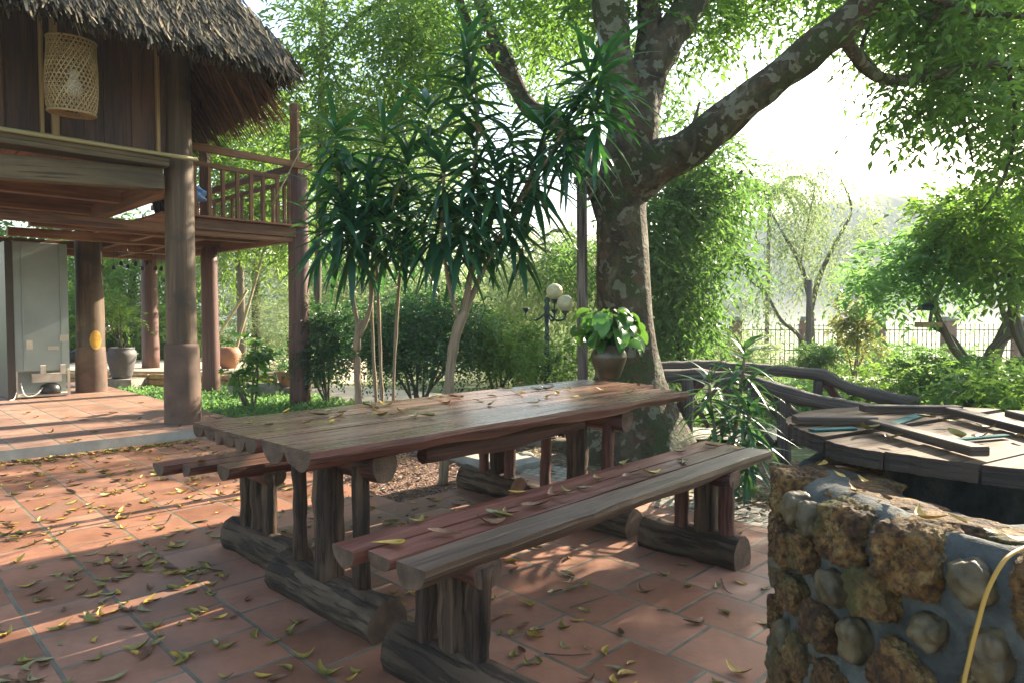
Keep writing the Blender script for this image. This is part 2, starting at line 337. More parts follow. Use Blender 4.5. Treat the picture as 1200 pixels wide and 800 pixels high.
def soil_mat(name, stops, sc=14, vs=38, b=.8, dist=.03):
    m, t, p, N, Lk = newmat(name); tc = N('ShaderNodeTexCoord').outputs['Object']
    vo = N('ShaderNodeTexVoronoi'); vo.inputs['Scale'].default_value = vs; nn = N('ShaderNodeTexNoise'); nn.inputs['Scale'].default_value = vs * .7; Lk(tc, nn.inputs['Vector'])
    ml = N('ShaderNodeVectorMath'); ml.operation = 'MULTIPLY_ADD'; ml.inputs[1].default_value = (1.4 / vs,) * 3; Lk(nn.outputs['Color'], ml.inputs[0]); Lk(tc, ml.inputs[2]); Lk(ml.outputs[0], vo.inputs['Vector'])
    sp = N('ShaderNodeSeparateColor'); Lk(vo.outputs['Color'], sp.inputs[0])
    c = ramp(t, sp.outputs[0], stops); c = mixc(t, .8, c, ramp(t, noisen(t, tc, sc, 6), [(.3, (.45, .45, .45)), (.7, (1.3, 1.3, 1.3))]), 'MULTIPLY'); Lk(c, p.inputs['Base Color']); p.inputs['Roughness'].default_value = .9
    bb = bump(t, p, vo.outputs['Distance'], b, dist); bump(t, p, noisen(t, tc, sc * 2, 5), .5, .02, bb); return m
M['soil'] = soil_mat('soil', [(0, (.06, .042, .025)), (.35, (.13, .085, .05)), (.6, (.20, .14, .08)), (.8, (.12, .13, .05)), (1, (.26, .19, .10))])
M['mulch'] = soil_mat('mulch', [(0, (.05, .028, .018)), (.4, (.14, .07, .045)), (.7, (.22, .12, .08)), (1, (.30, .19, .13))], 16, 60)
M['garden_ground'] = soil_mat('garden_ground', [(0, (.04, .06, .02)), (.4, (.08, .12, .035)), (.7, (.14, .17, .05)), (1, (.24, .20, .10))], 2, 16)
M['path_mat'] = plain('path_mat', (.42, .37, .29), .85, 0, .2, 2.5, .3)
def field_mat():
    m, t, p, N, Lk = newmat('field'); tc = N('ShaderNodeTexCoord').outputs['Object']
    f = noisen(t, tc, .05, 4, .5, (1, 6, 1)); c = ramp(t, f, [(.35, (.06, .13, .03)), (.5, (.09, .18, .045)), (.65, (.13, .20, .06))]); Lk(c, p.inputs['Base Color']); p.inputs['Roughness'].default_value = .9; return m
M['field'] = field_mat()
M['hill'] = plain('hill', (.05, .085, .04), .9, 0, .4, .05, 0)

G1 = [(0, (.022, .06, .016)), (.35, (.04, .10, .02)), (.7, (.07, .14, .025)), (1, (.14, .20, .035))]
M['leaf_big'] = leafmat('leaf_big', G1, (.25, .48, .06), .42, .45)
M['leaf_dark'] = leafmat('leaf_dark', [(0, (.012, .04, .022)), (.5, (.024, .072, .034)), (1, (.06, .13, .035))], (.12, .34, .06), .38, .3)
M['leaf_yellow'] = leafmat('leaf_yellow', [(0, (.035, .095, .02)), (.5, (.075, .16, .028)), (1, (.20, .26, .045))], (.28, .48, .07), .45, .45)
M['leaf_mid'] = leafmat('leaf_mid', [(0, (.022, .065, .026)), (.5, (.045, .11, .034)), (1, (.12, .18, .045))], (.22, .42, .08), .45, .45)
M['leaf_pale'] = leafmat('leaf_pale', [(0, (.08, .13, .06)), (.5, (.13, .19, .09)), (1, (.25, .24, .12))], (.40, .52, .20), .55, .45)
M['leaf_blue'] = leafmat('leaf_blue', [(0, (.035, .10, .045)), (.5, (.06, .16, .06)), (1, (.13, .24, .07))], (.30, .56, .14), .42, .5)
M['leaf_strap'] = leafmat('leaf_strap', [(0, (.006, .030, .018)), (.5, (.012, .058, .030)), (.88, (.035, .11, .03)), (.97, (.14, .16, .035)), (1, (.13, .08, .03))], (.09, .32, .05), .30, .28, .55)
M['leaf_variegated'] = leafmat('leaf_variegated', [(0, (.012, .045, .022)), (.5, (.025, .085, .035)), (.85, (.06, .14, .05)), (1, (.26, .27, .12))], (.12, .30, .06), .35, .25, .5)
M['leaf_red'] = leafmat('leaf_red', [(0, (.05, .12, .035)), (.7, (.09, .15, .045)), (1, (.24, .13, .07))], (.42, .42, .12), .45, .45)
M['leaf_pothos'] = leafmat('leaf_pothos', [(0, (.02, .085, .018)), (.6, (.05, .16, .03)), (1, (.14, .27, .06))], (.20, .42, .05), .42, .28, .4)
M['thatch'] = leafmat('thatch', [(0, (.012, .010, .008)), (.4, (.05, .042, .028)), (.75, (.12, .10, .065)), (1, (.26, .22, .14))], (.2, .15, .08), .75, .05, .3)
M['thatch_in'] = leafmat('thatch_in', [(0, (.05, .024, .014)), (.5, (.12, .058, .034)), (1, (.24, .135, .08))], (.4, .2, .1), .75, .05, .3)
M['fallen_yellow'] = plain('fallen_yellow', (.36, .23, .03), .45, 0, .35, 40, .3)
M['fallen_olive'] = plain('fallen_olive', (.19, .155, .025), .45, 0, .4, 40, .3)
M['fallen_brown'] = plain('fallen_brown', (.13, .06, .022), .55, 0, .4, 40, .3)
M['fallen_pale'] = plain('fallen_pale', (.22, .19, .08), .55, 0, .3, 40, .3)

# ---------------------------------------------------------------- ground and paving
kind(MB().slab([(-340, -28), (340, -28), (340, 292), (-340, 292)], -1.4, -.42).build('ground', M['field']), 'structure')
def terrain(name, x0, x1, y0, y1, nx, ny, zf, mat_):
    xs = np.linspace(x0, x1, nx); ys = np.linspace(y0, y1, ny); X, Y = np.meshgrid(xs, ys)
    Z = zf(X, Y); V = np.stack([X.ravel(), Y.ravel(), Z.ravel()], 1)
    i = np.arange(nx - 1)[None, :] + (np.arange(ny - 1) * nx)[:, None]; i = i.ravel()
    F = np.stack([i, i + 1, i + nx + 1, i + nx], 1); return kind(link(name, raw_mesh(name, V, F, smooth=True), mat_), 'structure')
def gz(X, Y):
    s_ = np.clip((Y - 9 - .3 * np.abs(X) * 0) / 12, 0, 1)
    return -.065 - .33 * s_ * s_ * (3 - 2 * s_) + .012 * np.sin(X * 3.1) * np.cos(Y * 2.3)
def gzs(x, y): return float(gz(np.array(float(x)), np.array(float(y))))
terrain('garden_ground', -28, 32, -6, 27, 121, 100, gz, M['garden_ground'])
# patio: notched round the planting bed
pu0, pu1 = -3.2, 3.72
kind(MB().slab([UV(-3.2, -4)[:2], UV(3.72, -4)[:2], UV(3.72, 3.60)[:2], UV(2.57, 3.60)[:2], UV(2.57, 6.93)[:2], UV(-3.2, 6.93)[:2]], -.2, 0).build('patio_floor', M['tiles']), 'structure')
kind(MB().slab([UV(3.725, -4)[:2], UV(4.13, -4)[:2], UV(4.13, 3.70)[:2], UV(3.725, 3.70)[:2]], -.2, -.006).build('paver_path', M['pavers']), 'structure')
kind(MB().slab([UV(2.575, 3.605)[:2], UV(3.72, 3.605)[:2], UV(3.72, 6.9)[:2], UV(2.575, 6.9)[:2]], -.3, -.035).build('planting_bed', M['mulch']), 'structure')
kind(MB().slab([UV(3.73, 3.72)[:2], UV(4.12, 3.72)[:2], UV(4.12, 7.5)[:2], UV(3.73, 7.5)[:2]], -.2, .03).build('bed_kerb', M['concrete']), 'structure')
kind(MB().slab([UV(4.14, -4)[:2], UV(5.7, -4)[:2], UV(5.7, 5.4)[:2], UV(4.14, 5.4)[:2]], -.3, -.012).build('soil_ground', M['soil']), 'structure')
# raised floor below the house
plat = [UV(-6, 6.935)[:2], UV(3.10, 6.935)[:2], UV(3.10, 12.1)[:2], UV(-6, 17)[:2]]
plat = [UV(-6, 6.935)[:2], UV(3.10, 6.935)[:2], UV(3.10, 15)[:2], UV(-6, 15)[:2]]
kind(MB().slab(plat, -.3, .09, 0, 1).build('house_terrace', [M['tiles_raised'], M['concrete']]), 'structure')
# pale path and far terrace
kind(MB().slab([(-3.7, 9.3), (-1.6, 9.3), (-1.0, 10.6), (-3.9, 12.6)], -.2, -.01).build('garden_path', M['path_mat']), 'structure')
kind(MB().slab([(6.5, 13.6), (20, 12.2), (20, 13.6), (6.5, 15.0)], -.6, -.12).build('lane', M['path_mat']), 'structure')
kind(MB().slab([(-8.2, 11.9), (-3.9, 11.3), (-3.2, 15), (-11, 16)], -.3, .26).build('stone_terrace', M['path_mat']), 'structure')
kind(MB().sheet([(-1.2, 6.9, -.012), (3.5, 6.6, -.012), (3.6, 7.3, -.012), (-1.2, 7.6, -.012)]).build('bridge_path', M['path_mat']), 'structure')

# ---------------------------------------------------------------- the stilt house
HB = UV(2.6, 7.43, .09)
house = root('stilt_house', 'dark wooden stilt house with a thick grey thatched roof on round posts', 'house', UV(0, 9, 0))
def post(p, r0, r1, z0, z1, mat_, sleeve=None, zs=None):
    mb = MB(); path = []; rr = []
    n = 10
    for i in range(n): path.append(Vector((p.x, p.y, z0 + (z1 - z0) * i / (n - 1)))); rr.append(r0 + (r1 - r0) * i / (n - 1))
    mb.sweep(path, circ(20), rr, jit=.012, jf=2.5); o = mb.build('post', mat_, house)
    if sleeve:
        s_ = MB().lathe((p.x, p.y, z0), [(sleeve, 0), (sleeve * .99, (zs - z0) * .5), (sleeve * .93, zs - z0 - .03), (sleeve * .9, zs - z0), (r0 * .8, zs - z0 + .012)], 24); s_.build('footing', M['concrete_base'], o)
    return o
post(UV(2.58, 7.42), .155, .118, .09, 4.6, M['post'], .178, .91)
post(UV(2.72, 11.51), .19, .165, .09, 3.2, M['post'], .205, .75)
c2p = UV(2.72, 11.51); mk = []; a_c = math.atan2(-c2p.y, -c2p.x) + .35
mbk = MB(); nn_ = 16; zc_ = PX(115, 398, c2p.y).z
for i_ in range(nn_):
    t_ = 2 * math.pi * i_ / nn_; an = a_c + math.cos(t_) * .42; mk.append(Vector((c2p.x + .196 * math.cos(an), c2p.y + .196 * math.sin(an), zc_ + .14 * math.sin(t_))))
cc_ = Vector((c2p.x + .200 * math.cos(a_c), c2p.y + .200 * math.sin(a_c), zc_)); mbk.v = mk + [cc_]
for i_ in range(nn_): mbk.face((i_, (i_ + 1) % nn_, nn_), ((0, 0),) * 3, 0, True)
mbk.build('paint_mark', plain('ochre_paint', (.50, .27, .03), .6, 0, .4, 12), house)
post(UV(-.6, 7.42), .155, .118, .09, 4.6, M['post'], .178, .91); post(UV(-.6, 11.5), .19, .165, .09, 3.2, M['post'])
c3 = UV(4.31, 8.21); c4 = UV(4.06, 10.49); c5 = UV(4.12, 13.41)
post(c3, .135, .125, -.12, 3.0, M['post_red']); post(c4, .128, .115, -.12, 2.22, M['post_red']); post(c5, .15, .13, .25, 2.3, M['post_red'])
MB().beam((c3.x - .03, c3.y, 3.0), (c3.x - .03, c3.y, 3.9), .10, .10, up=(0, 1, 0)).build('upper_post', M['beam_red'], house)
p = UV(4.06, 10.6); MB().beam((p.x, p.y, 2.3), (p.x, p.y, 4.6), .12, .12, up=(0, 1, 0)).build('upper_post', M['beam_red'], house)
# floor frame of the house
z0 = 2.50
MB().beam(UV(-3, 7.34, 2.24), UV(2.38, 7.34, 2.555), .16, .205, jit=.01, n=12).build('front_beam', M['beam'], house)
MB().beam(UV(-3, 7.28, 2.68), UV(2.40, 7.28, 2.68), .26, .045).build('sill', M['beam'], house)
MB().beam(UV(-3, 7.24, 2.728), UV(2.40, 7.24, 2.728), .18, .05).build('sill', M['beam'], house)
mb = MB(); mb.tube(UV(-3, 7.13, 2.765), UV(2.66, 7.13, 2.765), .028, .02, 8, 10, jit=.006); mb.build('bamboo_pole', M['bamboo'], house)
mb = MB()
for k in range(32): u = -2.9 + k * .17; mb.beam(UV(u, 7.4, 2.72), UV(u, 12.2, 2.72), .165, .04)
mb.build('floor_boards', M['floor_plank'], house)
for v in (8.9, 10.2, 11.5): MB().beam(UV(-3, v, 2.60), UV(2.55, v, 2.60), .14, .19).build('joist', M['beam_red'], house)
for u in (-.6, 1.0, 2.50): MB().beam(UV(u, 7.4, 2.53), UV(u, 12.2, 2.53), .14, .17).build('joist', M['beam_red'], house)
# walls
mb = MB(); u = -2.9
while u < 2.42:
    wd = random.choice((.16, .2, .24)); mb.beam(UV(u + wd / 2, 7.42 + random.uniform(-.004, .004), 2.74), UV(u + wd / 2, 7.40, 4.9), wd - .002, .03, up=tuple(UV(0, 1))); u += wd
mb.build('front_wall', M['wall_wood'], house)
mb = MB(); v = 7.5
while v < 12: mb.beam(UV(2.5, v, 2.75), UV(2.5, v, 4.9), .2, .03, up=tuple(UV(1, 0))); v += .203
mb.build('side_wall', M['wall_wood'], house)
for u, wd in ((.50, .05), (1.50, .06), (1.40, .03), (2.37, .035), (1.1, .04)):
    MB().beam(UV(u, 7.365, 2.75), UV(u, 7.365, 4.8), wd, .05, up=tuple(UV(0, 1))).build('wall_batten', M['light_strip' if u > 1.3 else 'wall_wood'], house)
# balcony
MB().beam(UV(2.75, 8.15, 2.255), UV(4.30, 8.15, 2.255), .07, .13).build('balcony_fascia', M['beam_red'], house)
MB().beam(UV(0.5, 8.18, 2.18), UV(4.2, 8.18, 2.18), .08, .10).build('joist', M['beam_red'], house)
MB().beam(UV(4.34, 8.12, 2.24), UV(4.16, 13.3, 2.24), .07, .16).build('balcony_fascia', M['beam_red'], house)
mb = MB()
for k in range(36): v = 8.12 + k * .145; mb.beam(UV(2.62, v, 2.335), UV(4.36, v, 2.335), .135, .025)
mb.build('balcony_boards', M['floor_plank'], house)
for v in (9.2, 10.49, 11.9, 13.3): MB().beam(UV(1.6, v, 2.25), UV(4.2, v, 2.25), .09, .11).build('joist', M['beam_red'], house)
for u in (3.0, 3.6): MB().beam(UV(u, 8.2, 2.27), UV(u, 13.3, 2.27), .07, .09).build('joist', M['beam_red'], house)
zt = 3.13
MB().beam(UV(2.72, 8.12, zt), UV(4.46, 8.12, zt - .02), .05, .085, jit=.008, n=8).build('top_rail', M['beam_red'], house)
MB().beam(UV(2.72, 8.17, 2.955), UV(4.04, 8.17, 2.93), .05, .055).build('mid_rail', M['beam_red'], house)
for k in range(9):
    u = 2.85 + k * .165 + random.uniform(-.012, .012)
    MB().beam(UV(u, 8.17, 2.35), UV(u, 8.17, 2.93), .042, .042, up=tuple(UV(0, 1)), jit=.006, n=5).build('baluster', M['beam_red'], house)
MB().beam(UV(4.28, 8.2, zt - .03), UV(4.1, 13.1, zt - .03), .06, .09).build('top_rail', M['beam_red'], house)
MB().beam(UV(4.28, 8.2, 2.93), UV(4.1, 13.1, 2.93), .05, .055).build('mid_rail', M['beam_red'], house)
for k in range(16):
    v = 8.5 + k * .3; u = 4.28 - (v - 8.2) * .0367
    MB().beam(UV(u, v, 2.35), UV(u, v, 2.92), .04, .04, up=tuple(UV(1, 0))).build('baluster', M['beam_red'], house)
MB().beam(UV(2.9, 10.6, zt - .1), UV(4.1, 10.6, zt - .1), .05, .07).build('mid_rail', M['beam_red'], house)
MB().tube(UV(3.9, 8.10, 2.55), UV(4.28, 8.06, 3.30), .012, .009, 6, 4, jit=.006).build('bamboo_stake', M['bamboo'], house)

# thatched roof: hipped, eaves at u=3.3 and v=6.3
EU, EV, EZ, TN = 3.26, 6.34, 3.64, math.tan(R(56)); TH = R(56)
roof = MB()
def roofp(u, v, off=0): d = min(EU - u, v - EV); return EZ + d * TN + off
hgt = 3.6; s_ = hgt / TN
A = [UV(-4, EV, EZ), UV(EU, EV, EZ), UV(EU, 15, EZ), UV(EU - s_, EV + s_, EZ + hgt), UV(-4, EV + s_, EZ + hgt), UV(EU - s_, 15, EZ + hgt)]
th = Vector((0, 0, -.12)); B = [a + th for a in A]
roof.sheet([A[0], A[1], A[3], A[4]]); roof.sheet([A[1], A[2], A[5], A[3]])
rf = roof.build('roof', M['thatch'], house)
roof = MB(); roof.sheet([B[4], B[3], B[1], B[0]]); roof.sheet([B[3], B[5], B[2], B[1]]); roof.build('roof_lining', M['thatch_in'], house)
def strands(P, D, L, W, N, rnd, bend=.1):
    """long thin strips of two bent segments"""
    D = nrm(D); T = nrm(np.cross(D, N)); N = nrm(np.cross(T, D)); L = L[:, None]; W = W[:, None]
    a = P; b = P + D * L * .5 + N * L * bend * .3; c = P + D * L - N * L * bend
    V = np.stack([a - T * W, a + T * W, b - T * W, b + T * W, c - T * W * .5, c + T * W * .5], 1).reshape(-1, 3)
    i = np.arange(len(P))[:, None] * 6
    F = np.concatenate([i + [0, 1, 3, 2], i + [2, 3, 5, 4]], 1).reshape(-1, 4); return V, F, np.repeat(rnd, 6)
def grid3(u, v, z): return np.stack([(u - v) * q2, (u + v) * q2, z], 1)
def cat(parts):
    Vs, Fs, Rs, b = [], [], [], 0
    for V, F, r_ in parts: Vs.append(V); Fs.append(F + b); Rs.append(r_); b += len(V)
    return np.concatenate(Vs), np.concatenate(Fs), np.concatenate(Rs)
def thatch_part():
    out = []
    ct, stn = math.cos(TH), math.sin(TH)
    # front plane
    n = 15000; s = rng.random(n) ** 1.15 * 2.6; s = np.round(s / .11) * .11 + rng.normal(0, .022, n); s = np.maximum(s, -.03)
    u = rng.uniform(-.4, 3.2, n); d = s * ct; ok = u < EU - d + .05; u, s, d = u[ok], s[ok], d[ok]; n = len(u)
    P = grid3(u, EV + d - .05 * stn, EZ + s * stn + .04 + rng.uniform(0, .07, n))
    D = grid3(rng.normal(0, .16, n), -ct + rng.normal(0, .1, n), -stn + rng.normal(0, .08, n)); Nn = grid3(rng.normal(0, .3, n), np.full(n, -stn), np.full(n, ct))
    out.append(strands(P, D, rng.uniform(.16, .32, n), rng.uniform(.005, .015, n), Nn, np.clip(rng.normal(.5, .24, n), 0, 1), -.05))
    # right plane
    n = 15000; s = rng.random(n) ** 1.15 * 2.6; s = np.round(s / .11) * .11 + rng.normal(0, .022, n); v = rng.uniform(EV - .05, 12, n); d = s * ct; ok = v > EV + d - .05; v, s, d = v[ok], s[ok], d[ok]; n = len(v)
    P = grid3(EU - d + .04, v, EZ + s * stn + .04 + rng.uniform(0, .07, n))
    D = grid3(ct + rng.normal(0, .1, n), rng.normal(0, .16, n), -stn + rng.normal(0, .08, n)); Nn = grid3(np.full(n, stn), rng.normal(0, .3, n), np.full(n, ct))
    out.append(strands(P, D, rng.uniform(.16, .32, n), rng.uniform(.005, .015, n), Nn, np.clip(rng.normal(.45, .22, n), 0, 1), -.05))
    # ragged thick eave
    n = 6500; u = rng.uniform(-.4, EU + .03, n); k = rng.random(n)
    P = grid3(u, EV + .03 + k * .22 + rng.normal(0, .02, n), EZ + .06 + k * .12 + rng.normal(0, .02, n)); D = grid3(rng.normal(0, .18, n), -.5 + rng.normal(0, .22, n), np.full(n, -1.))
    out.append(strands(P, D, rng.uniform(.12, .30, n) * (1 - .2 * k), rng.uniform(.005, .012, n), rng.normal(size=(n, 3)), np.clip(rng.normal(.5, .25, n), 0, 1)))
    n = 6500; v = rng.uniform(EV, 12, n); k = rng.random(n)
    P = grid3(EU - .03 - k * .22, v, EZ + .06 + k * .12 + rng.normal(0, .02, n)); D = grid3(.5 + rng.normal(0, .22, n), rng.normal(0, .18, n), np.full(n, -1.))
    out.append(strands(P, D, rng.uniform(.12, .28, n), rng.uniform(.005, .012, n), rng.normal(size=(n, 3)), np.clip(rng.normal(.5, .25, n), 0, 1)))
    V, F, r_ = cat(out); return raw_mesh('thatch', V, F, r_)
link('thatch', thatch_part(), M['thatch'], rf)
def lining():
    out = []; ct, stn = math.cos(TH), math.sin(TH)
    n = 11000; s = rng.uniform(.36, 1.9, n); v = rng.uniform(EV + .1, 12, n); d = s * ct; ok = v > EV + d; v, s, d = v[ok], s[ok], d[ok]; n = len(v)
    P = grid3(EU - d - .05, v, EZ - .16 + s * stn - rng.uniform(0, .06, n)); D = grid3(ct + rng.normal(0, .05, n), rng.normal(0, .14, n), -stn + rng.normal(-.1, .12, n))
    out.append(strands(P, D, rng.uniform(.45, .8, n), rng.uniform(.007, .016, n), grid3(np.full(n, -stn), rng.normal(0, .4, n), np.full(n, -ct)), rng.random(n), .04))
    V, F, r_ = cat(out); return raw_mesh('thatch_lining', V, F, r_)
link('thatch_lining', lining(), M['thatch_in'], rf)

# ---------------------------------------------------------------- furniture
def D_prof(wd, h, k=9, skew=0, flat=.35):
    """log slabbed flat on its underside (sled)"""
    out = []
    for i in range(k + 1):
        a = math.pi * (i / k) * 1.36 - .18 * math.pi
        out.append((math.cos(a) * wd / 2, max(-h * .32, math.sin(a) * h * .68)))
    return out
def slabprof(y0, y1, t, sc, top=0):
    """board with a flat top and half-log scallops underneath. side coordinate from y0 to y1"""
    out = [(y1, 0), (y0, 0)]
    step = (y1 - y0) / sc
    for k in range(sc):
        for j in range(9 if k < sc - 1 else 10):
            a = j / 9; yy = y0 + step * (k + a); out.append((yy, -t * (.28 + .72 * math.sin(math.pi * a) ** .5) if 0 < a < 1 else -t * .3))
    return out
def plank(name, x0, x1, y0, y1, z, t, sc, mats, parent, edge0=0, edge1=0, yshift=0, n=28, taper=0):
    """local frame: x long, y across; edgeN = waviness of a live edge"""
    mb = MB(); ph = random.uniform(0, 10); k = None; path = [Vector((x0 + (x1 - x0) * i / (n - 1), 0, z)) for i in range(n)]
    prof = slabprof(y0, y1, t, sc)
    off = random.uniform(0, 30); b0 = 0; kk = len(prof); per = [0]
    for j in range(kk):
        a, b = prof[j], prof[(j + 1) % kk]; per.append(per[-1] + math.hypot(a[0] - b[0], a[1] - b[1]))
    for i, pth in enumerate(path):
        f = i / (n - 1)
        w0 = edge0 * (noise.noise(Vector((pth.x * 2.1 + ph, 1, 0))) + .4 * noise.noise(Vector((pth.x * 7 + ph, 4, 0))))
        w1 = edge1 * (noise.noise(Vector((pth.x * 2.1 + ph, 9, 0))) + .4 * noise.noise(Vector((pth.x * 7 + ph, 7, 0))))
        for a, b in prof:
            g = (a - y0) / (y1 - y0); yy = a + w0 * (1 - g) + w1 * g + taper * f * (a)
            dz = b * (1 + .35 * noise.noise(Vector((pth.x * 3 + ph, a * 9, 2)))) if b < 0 else noise.noise(Vector((pth.x * 1.3 + ph, a * 5, 5))) * .002
            ex = 0
            if i in (0, n - 1): ex = noise.noise(Vector((a * 14, ph, i))) * .012
            mb.v.append(Vector((pth.x + ex, yy, pth.z + dz)))
    for i in range(n - 1):
        for j in range(kk):
            j2 = (j + 1) % kk; m_ = 0 if j == 0 else 1
            X0, X1 = path[i].x + off, path[i + 1].x + off
            mb.face((b0 + i * kk + j, b0 + (i + 1) * kk + j, b0 + (i + 1) * kk + j2, b0 + i * kk + j2), ((X0, per[j]), (X1, per[j]), (X1, per[j + 1]), (X0, per[j + 1])), m_, 2 <= j < kk - 1)
    for ring in (0, n - 1):
        ids = [b0 + ring * kk + j for j in range(kk)]; uvs = [(q[0], q[1]) for q in prof]
        if ring: ids = ids[::-1]; uvs = uvs[::-1]
        mb.face(ids, uvs, 2, False)
    return mb.build(name, mats, parent, world=False)
def sled(x, y0, y1, wd, h, parent, lift=0):
    mb = MB(); n = 16; prof = D_prof(wd, h)
    base = h * .32
    path = [Vector((x + .012 * noise.noise(Vector((x * 3, i * .4, 0))), y0 + (y1 - y0) * i / (n - 1), base)) for i in range(n)]
    mb.sweep(path, prof, [1 + .08 * noise.noise(Vector((x, i * .5, 3))) for i in range(n)], jit=.014, jf=9, cap=1)
    for k_ in range(len(mb.v)): mb.v[k_].z = max(mb.v[k_].z, .002)
    return mb.build('sled', [M['log'], M['log_end']], parent, world=False)
def leg(x, y, wx, wy, z0, z1, mat_, parent, rot=0):
    mb = MB(); n = 9; k = 9
    pr = []
    for i in range(k):
        a = 2 * math.pi * i / k + rot; sq = 1 / max(abs(math.cos(a)), abs(math.sin(a))) ** .55
        pr.append((math.cos(a) * wx / 2 * sq, math.sin(a) * wy / 2 * sq))
    ph = random.uniform(0, 20)
    path = [Vector((x + .008 * noise.noise(Vector((ph, i * .25, 0))), y + .008 * noise.noise(Vector((ph, i * .35, 5))), z0 + (z1 - z0) * i / (n - 1))) for i in range(n)]
    mb.sweep(path, pr, [1 + .07 * noise.noise(Vector((ph, i * .3, 8))) for i in range(n)], up=(0, 1, 0), jit=.007, jf=14)
    return mb.build('leg', [mat_], parent, world=False)
def bearer(x, y0, y1, wd, h, z, parent, mat_='leg_red'):
    mb = MB(); n = 8; pr = [(a, -b) for a, b in D_prof(wd, h)]
    mb.sweep([Vector((x, y0 + (y1 - y0) * i / (n - 1), z)) for i in range(n)], pr[::-1], jit=.012, jf=9, cap=1); return mb.build('bearer', [M[mat_], M['log_end']], parent, world=False)
FR = R(46.6)
# long table
tb = root('log_table', 'long table of half log planks scattered with fallen leaves beside the terrace step', 'table', UV(2.3, 2.55), FR)
tw = [M['table_top'], M['table_red'], M['log_end']]
plank('top_plank', -1.20, 1.50, .195, .48, .75, .062, 3, tw, tb, .006, .02)
plank('top_plank', -1.21, 1.50, -.10, .180, .75, .062, 3, tw, tb, .006, .006)
plank('top_plank', -1.20, 1.31, -.47, -.112, .75, .072, 2, tw, tb, .035, .005)
for x in (-.87, .77):
    sled(x, -.44, .34, .17, .15, tb)
    leg(x, .20, .055, .06, .10, .66, M['leg_dark' if x < 0 else 'leg_red'], tb)
    leg(x, -.04, .11, .12, .10, .66, M['leg_dark'], tb); leg(x + .01, -.25, .065, .06, .10, .62, M['leg_dark' if x < 0 else 'leg_red'], tb)
    bearer(x + .04, -.36, .42, .12, .11, .63, tb)
mb = MB(); limb(mb, [(-.6, -.30, .625), (0, -.25, .61), (.5, -.28, .63)], [.035, .05, .03], 8, 5, .02, 9); mb.build('brace', M['leg_red'], tb, world=False)
# benches
def bench(label, loc, mats, mats2, xs_, legm, rot=FR):
    b = root('log_bench', label, 'bench', loc, rot, 'log benches along the table')
    plank('seat_plank', xs_[0], 1.24, .052, .168, .50, .05, 1, mats, b, .006, .012)
    plank('seat_plank', xs_[1], 1.21, -.072, .040, .50, .055, 1, mats, b, .006, .006)
    plank('seat_plank', xs_[2], 1.21, -.21, -.084, .50, .068, 1, mats2, b, .03, .006)
    for x, lm in ((-.86, 'leg_dark'), (.80, legm)):
        sled(x, *((-.42, .22) if x < 0 else (-.25, .29)), .165, .15, b)
        leg(x - .01, .07, .06, .07, .10, .45, M[lm], b); leg(x + .012, -.05, .10, .11, .10, .45, M['leg_dark'], b); leg(x, -.165, .06, .075, .10, .44, M[lm], b)
        bearer(x + .01, -.20, .15, .12, .08, .425, b)
    return b
RB = bench('right hand bench with a grey outer plank and red planks behind', UV(2.24, 1.72), [M['bench_red'], M['bench_red'], M['log_end']], [M['bench_grey'], M['bench_grey'], M['log_end']], (-1.16, -1.12, -1.11), 'leg_red')
LB = bench('reddish bench behind the long table on its far left side', UV(2.36, 3.34), [M['bench_red'], M['table_red'], M['log_end']], [M['bench_red'], M['table_red'], M['log_end']], (-1.28, -1.20, -1.08), 'leg_red', R(45.5))

# pot with broad green leaves on the table
pp = PX(713, 452, 4.92); pp.z = .75
pot = root('plant_pot', 'round dark earthenware jar holding a leafy green plant on the table end', 'plant pot', pp)
prof = [(.07, 0), (.082, .01), (.105, .07), (.128, .14), (.13, .17), (.115, .205), (.085, .228), (.086, .238), (.078, .24), (.07, .22), (.06, .20)]
MB().lathe(pp, [(0, .001)] + prof + [(0, .2)], 36).build('jar', M['earthenware'], pot)
def broad_leaf(P, D, L, W, droop, nseg=6, heart=.25, rn=None, tw=0):
    """one broad leaf; returns V,F,r"""
    D = Vector(D).normalized(); up = Vector((0, 0, 1)); T = D.cross(up)
    if T.length < .01: T = Vector((1, 0, 0))
    T.normalize(); Nn = T.cross(D).normalized()
    if tw: T = Matrix.Rotation(tw, 3, D) @ T; Nn = Matrix.Rotation(tw, 3, D) @ Nn
    V = []; p = Vector(P); d = D.copy(); 
    for i in range(nseg + 1):
        f = i / nseg; wd = W * .5 * (math.sin(math.pi * min(1, f * .86 + .14)) ** .75 if f < 1 else 0) * (1.15 - .25 * f)
        if i == 0: wd = W * .28
        back = -L * heart * .35 if i == 0 else 0
        V += [p + T * wd + Nn * wd * .22 + D * back, p.copy(), p - T * wd + Nn * wd * .22 + D * back]
        d = (d - Nn * droop / nseg * 1.6 * (1 if True else 0)).normalized(); Nn2 = T.cross(d).normalized(); Nn = Nn2 if Nn2.dot(Nn) > 0 else -Nn2
        p = p + d * L / nseg
    F = []
    for i in range(nseg):
        a = i * 3; F += [(a, a + 3, a + 4, a + 1), (a + 1, a + 4, a + 5, a + 2)]
    r_ = random.random() if rn is None else rn
    return np.array([tuple(v) for v in V]), np.array(F), np.full(len(V), r_)
def leaves_obj(name, lst, mat_, parent): 
    V, F, r_ = cat(lst); return link(name, raw_mesh(name, V, F, r_, smooth=True), mat_, parent)
lst = []; st = MB()
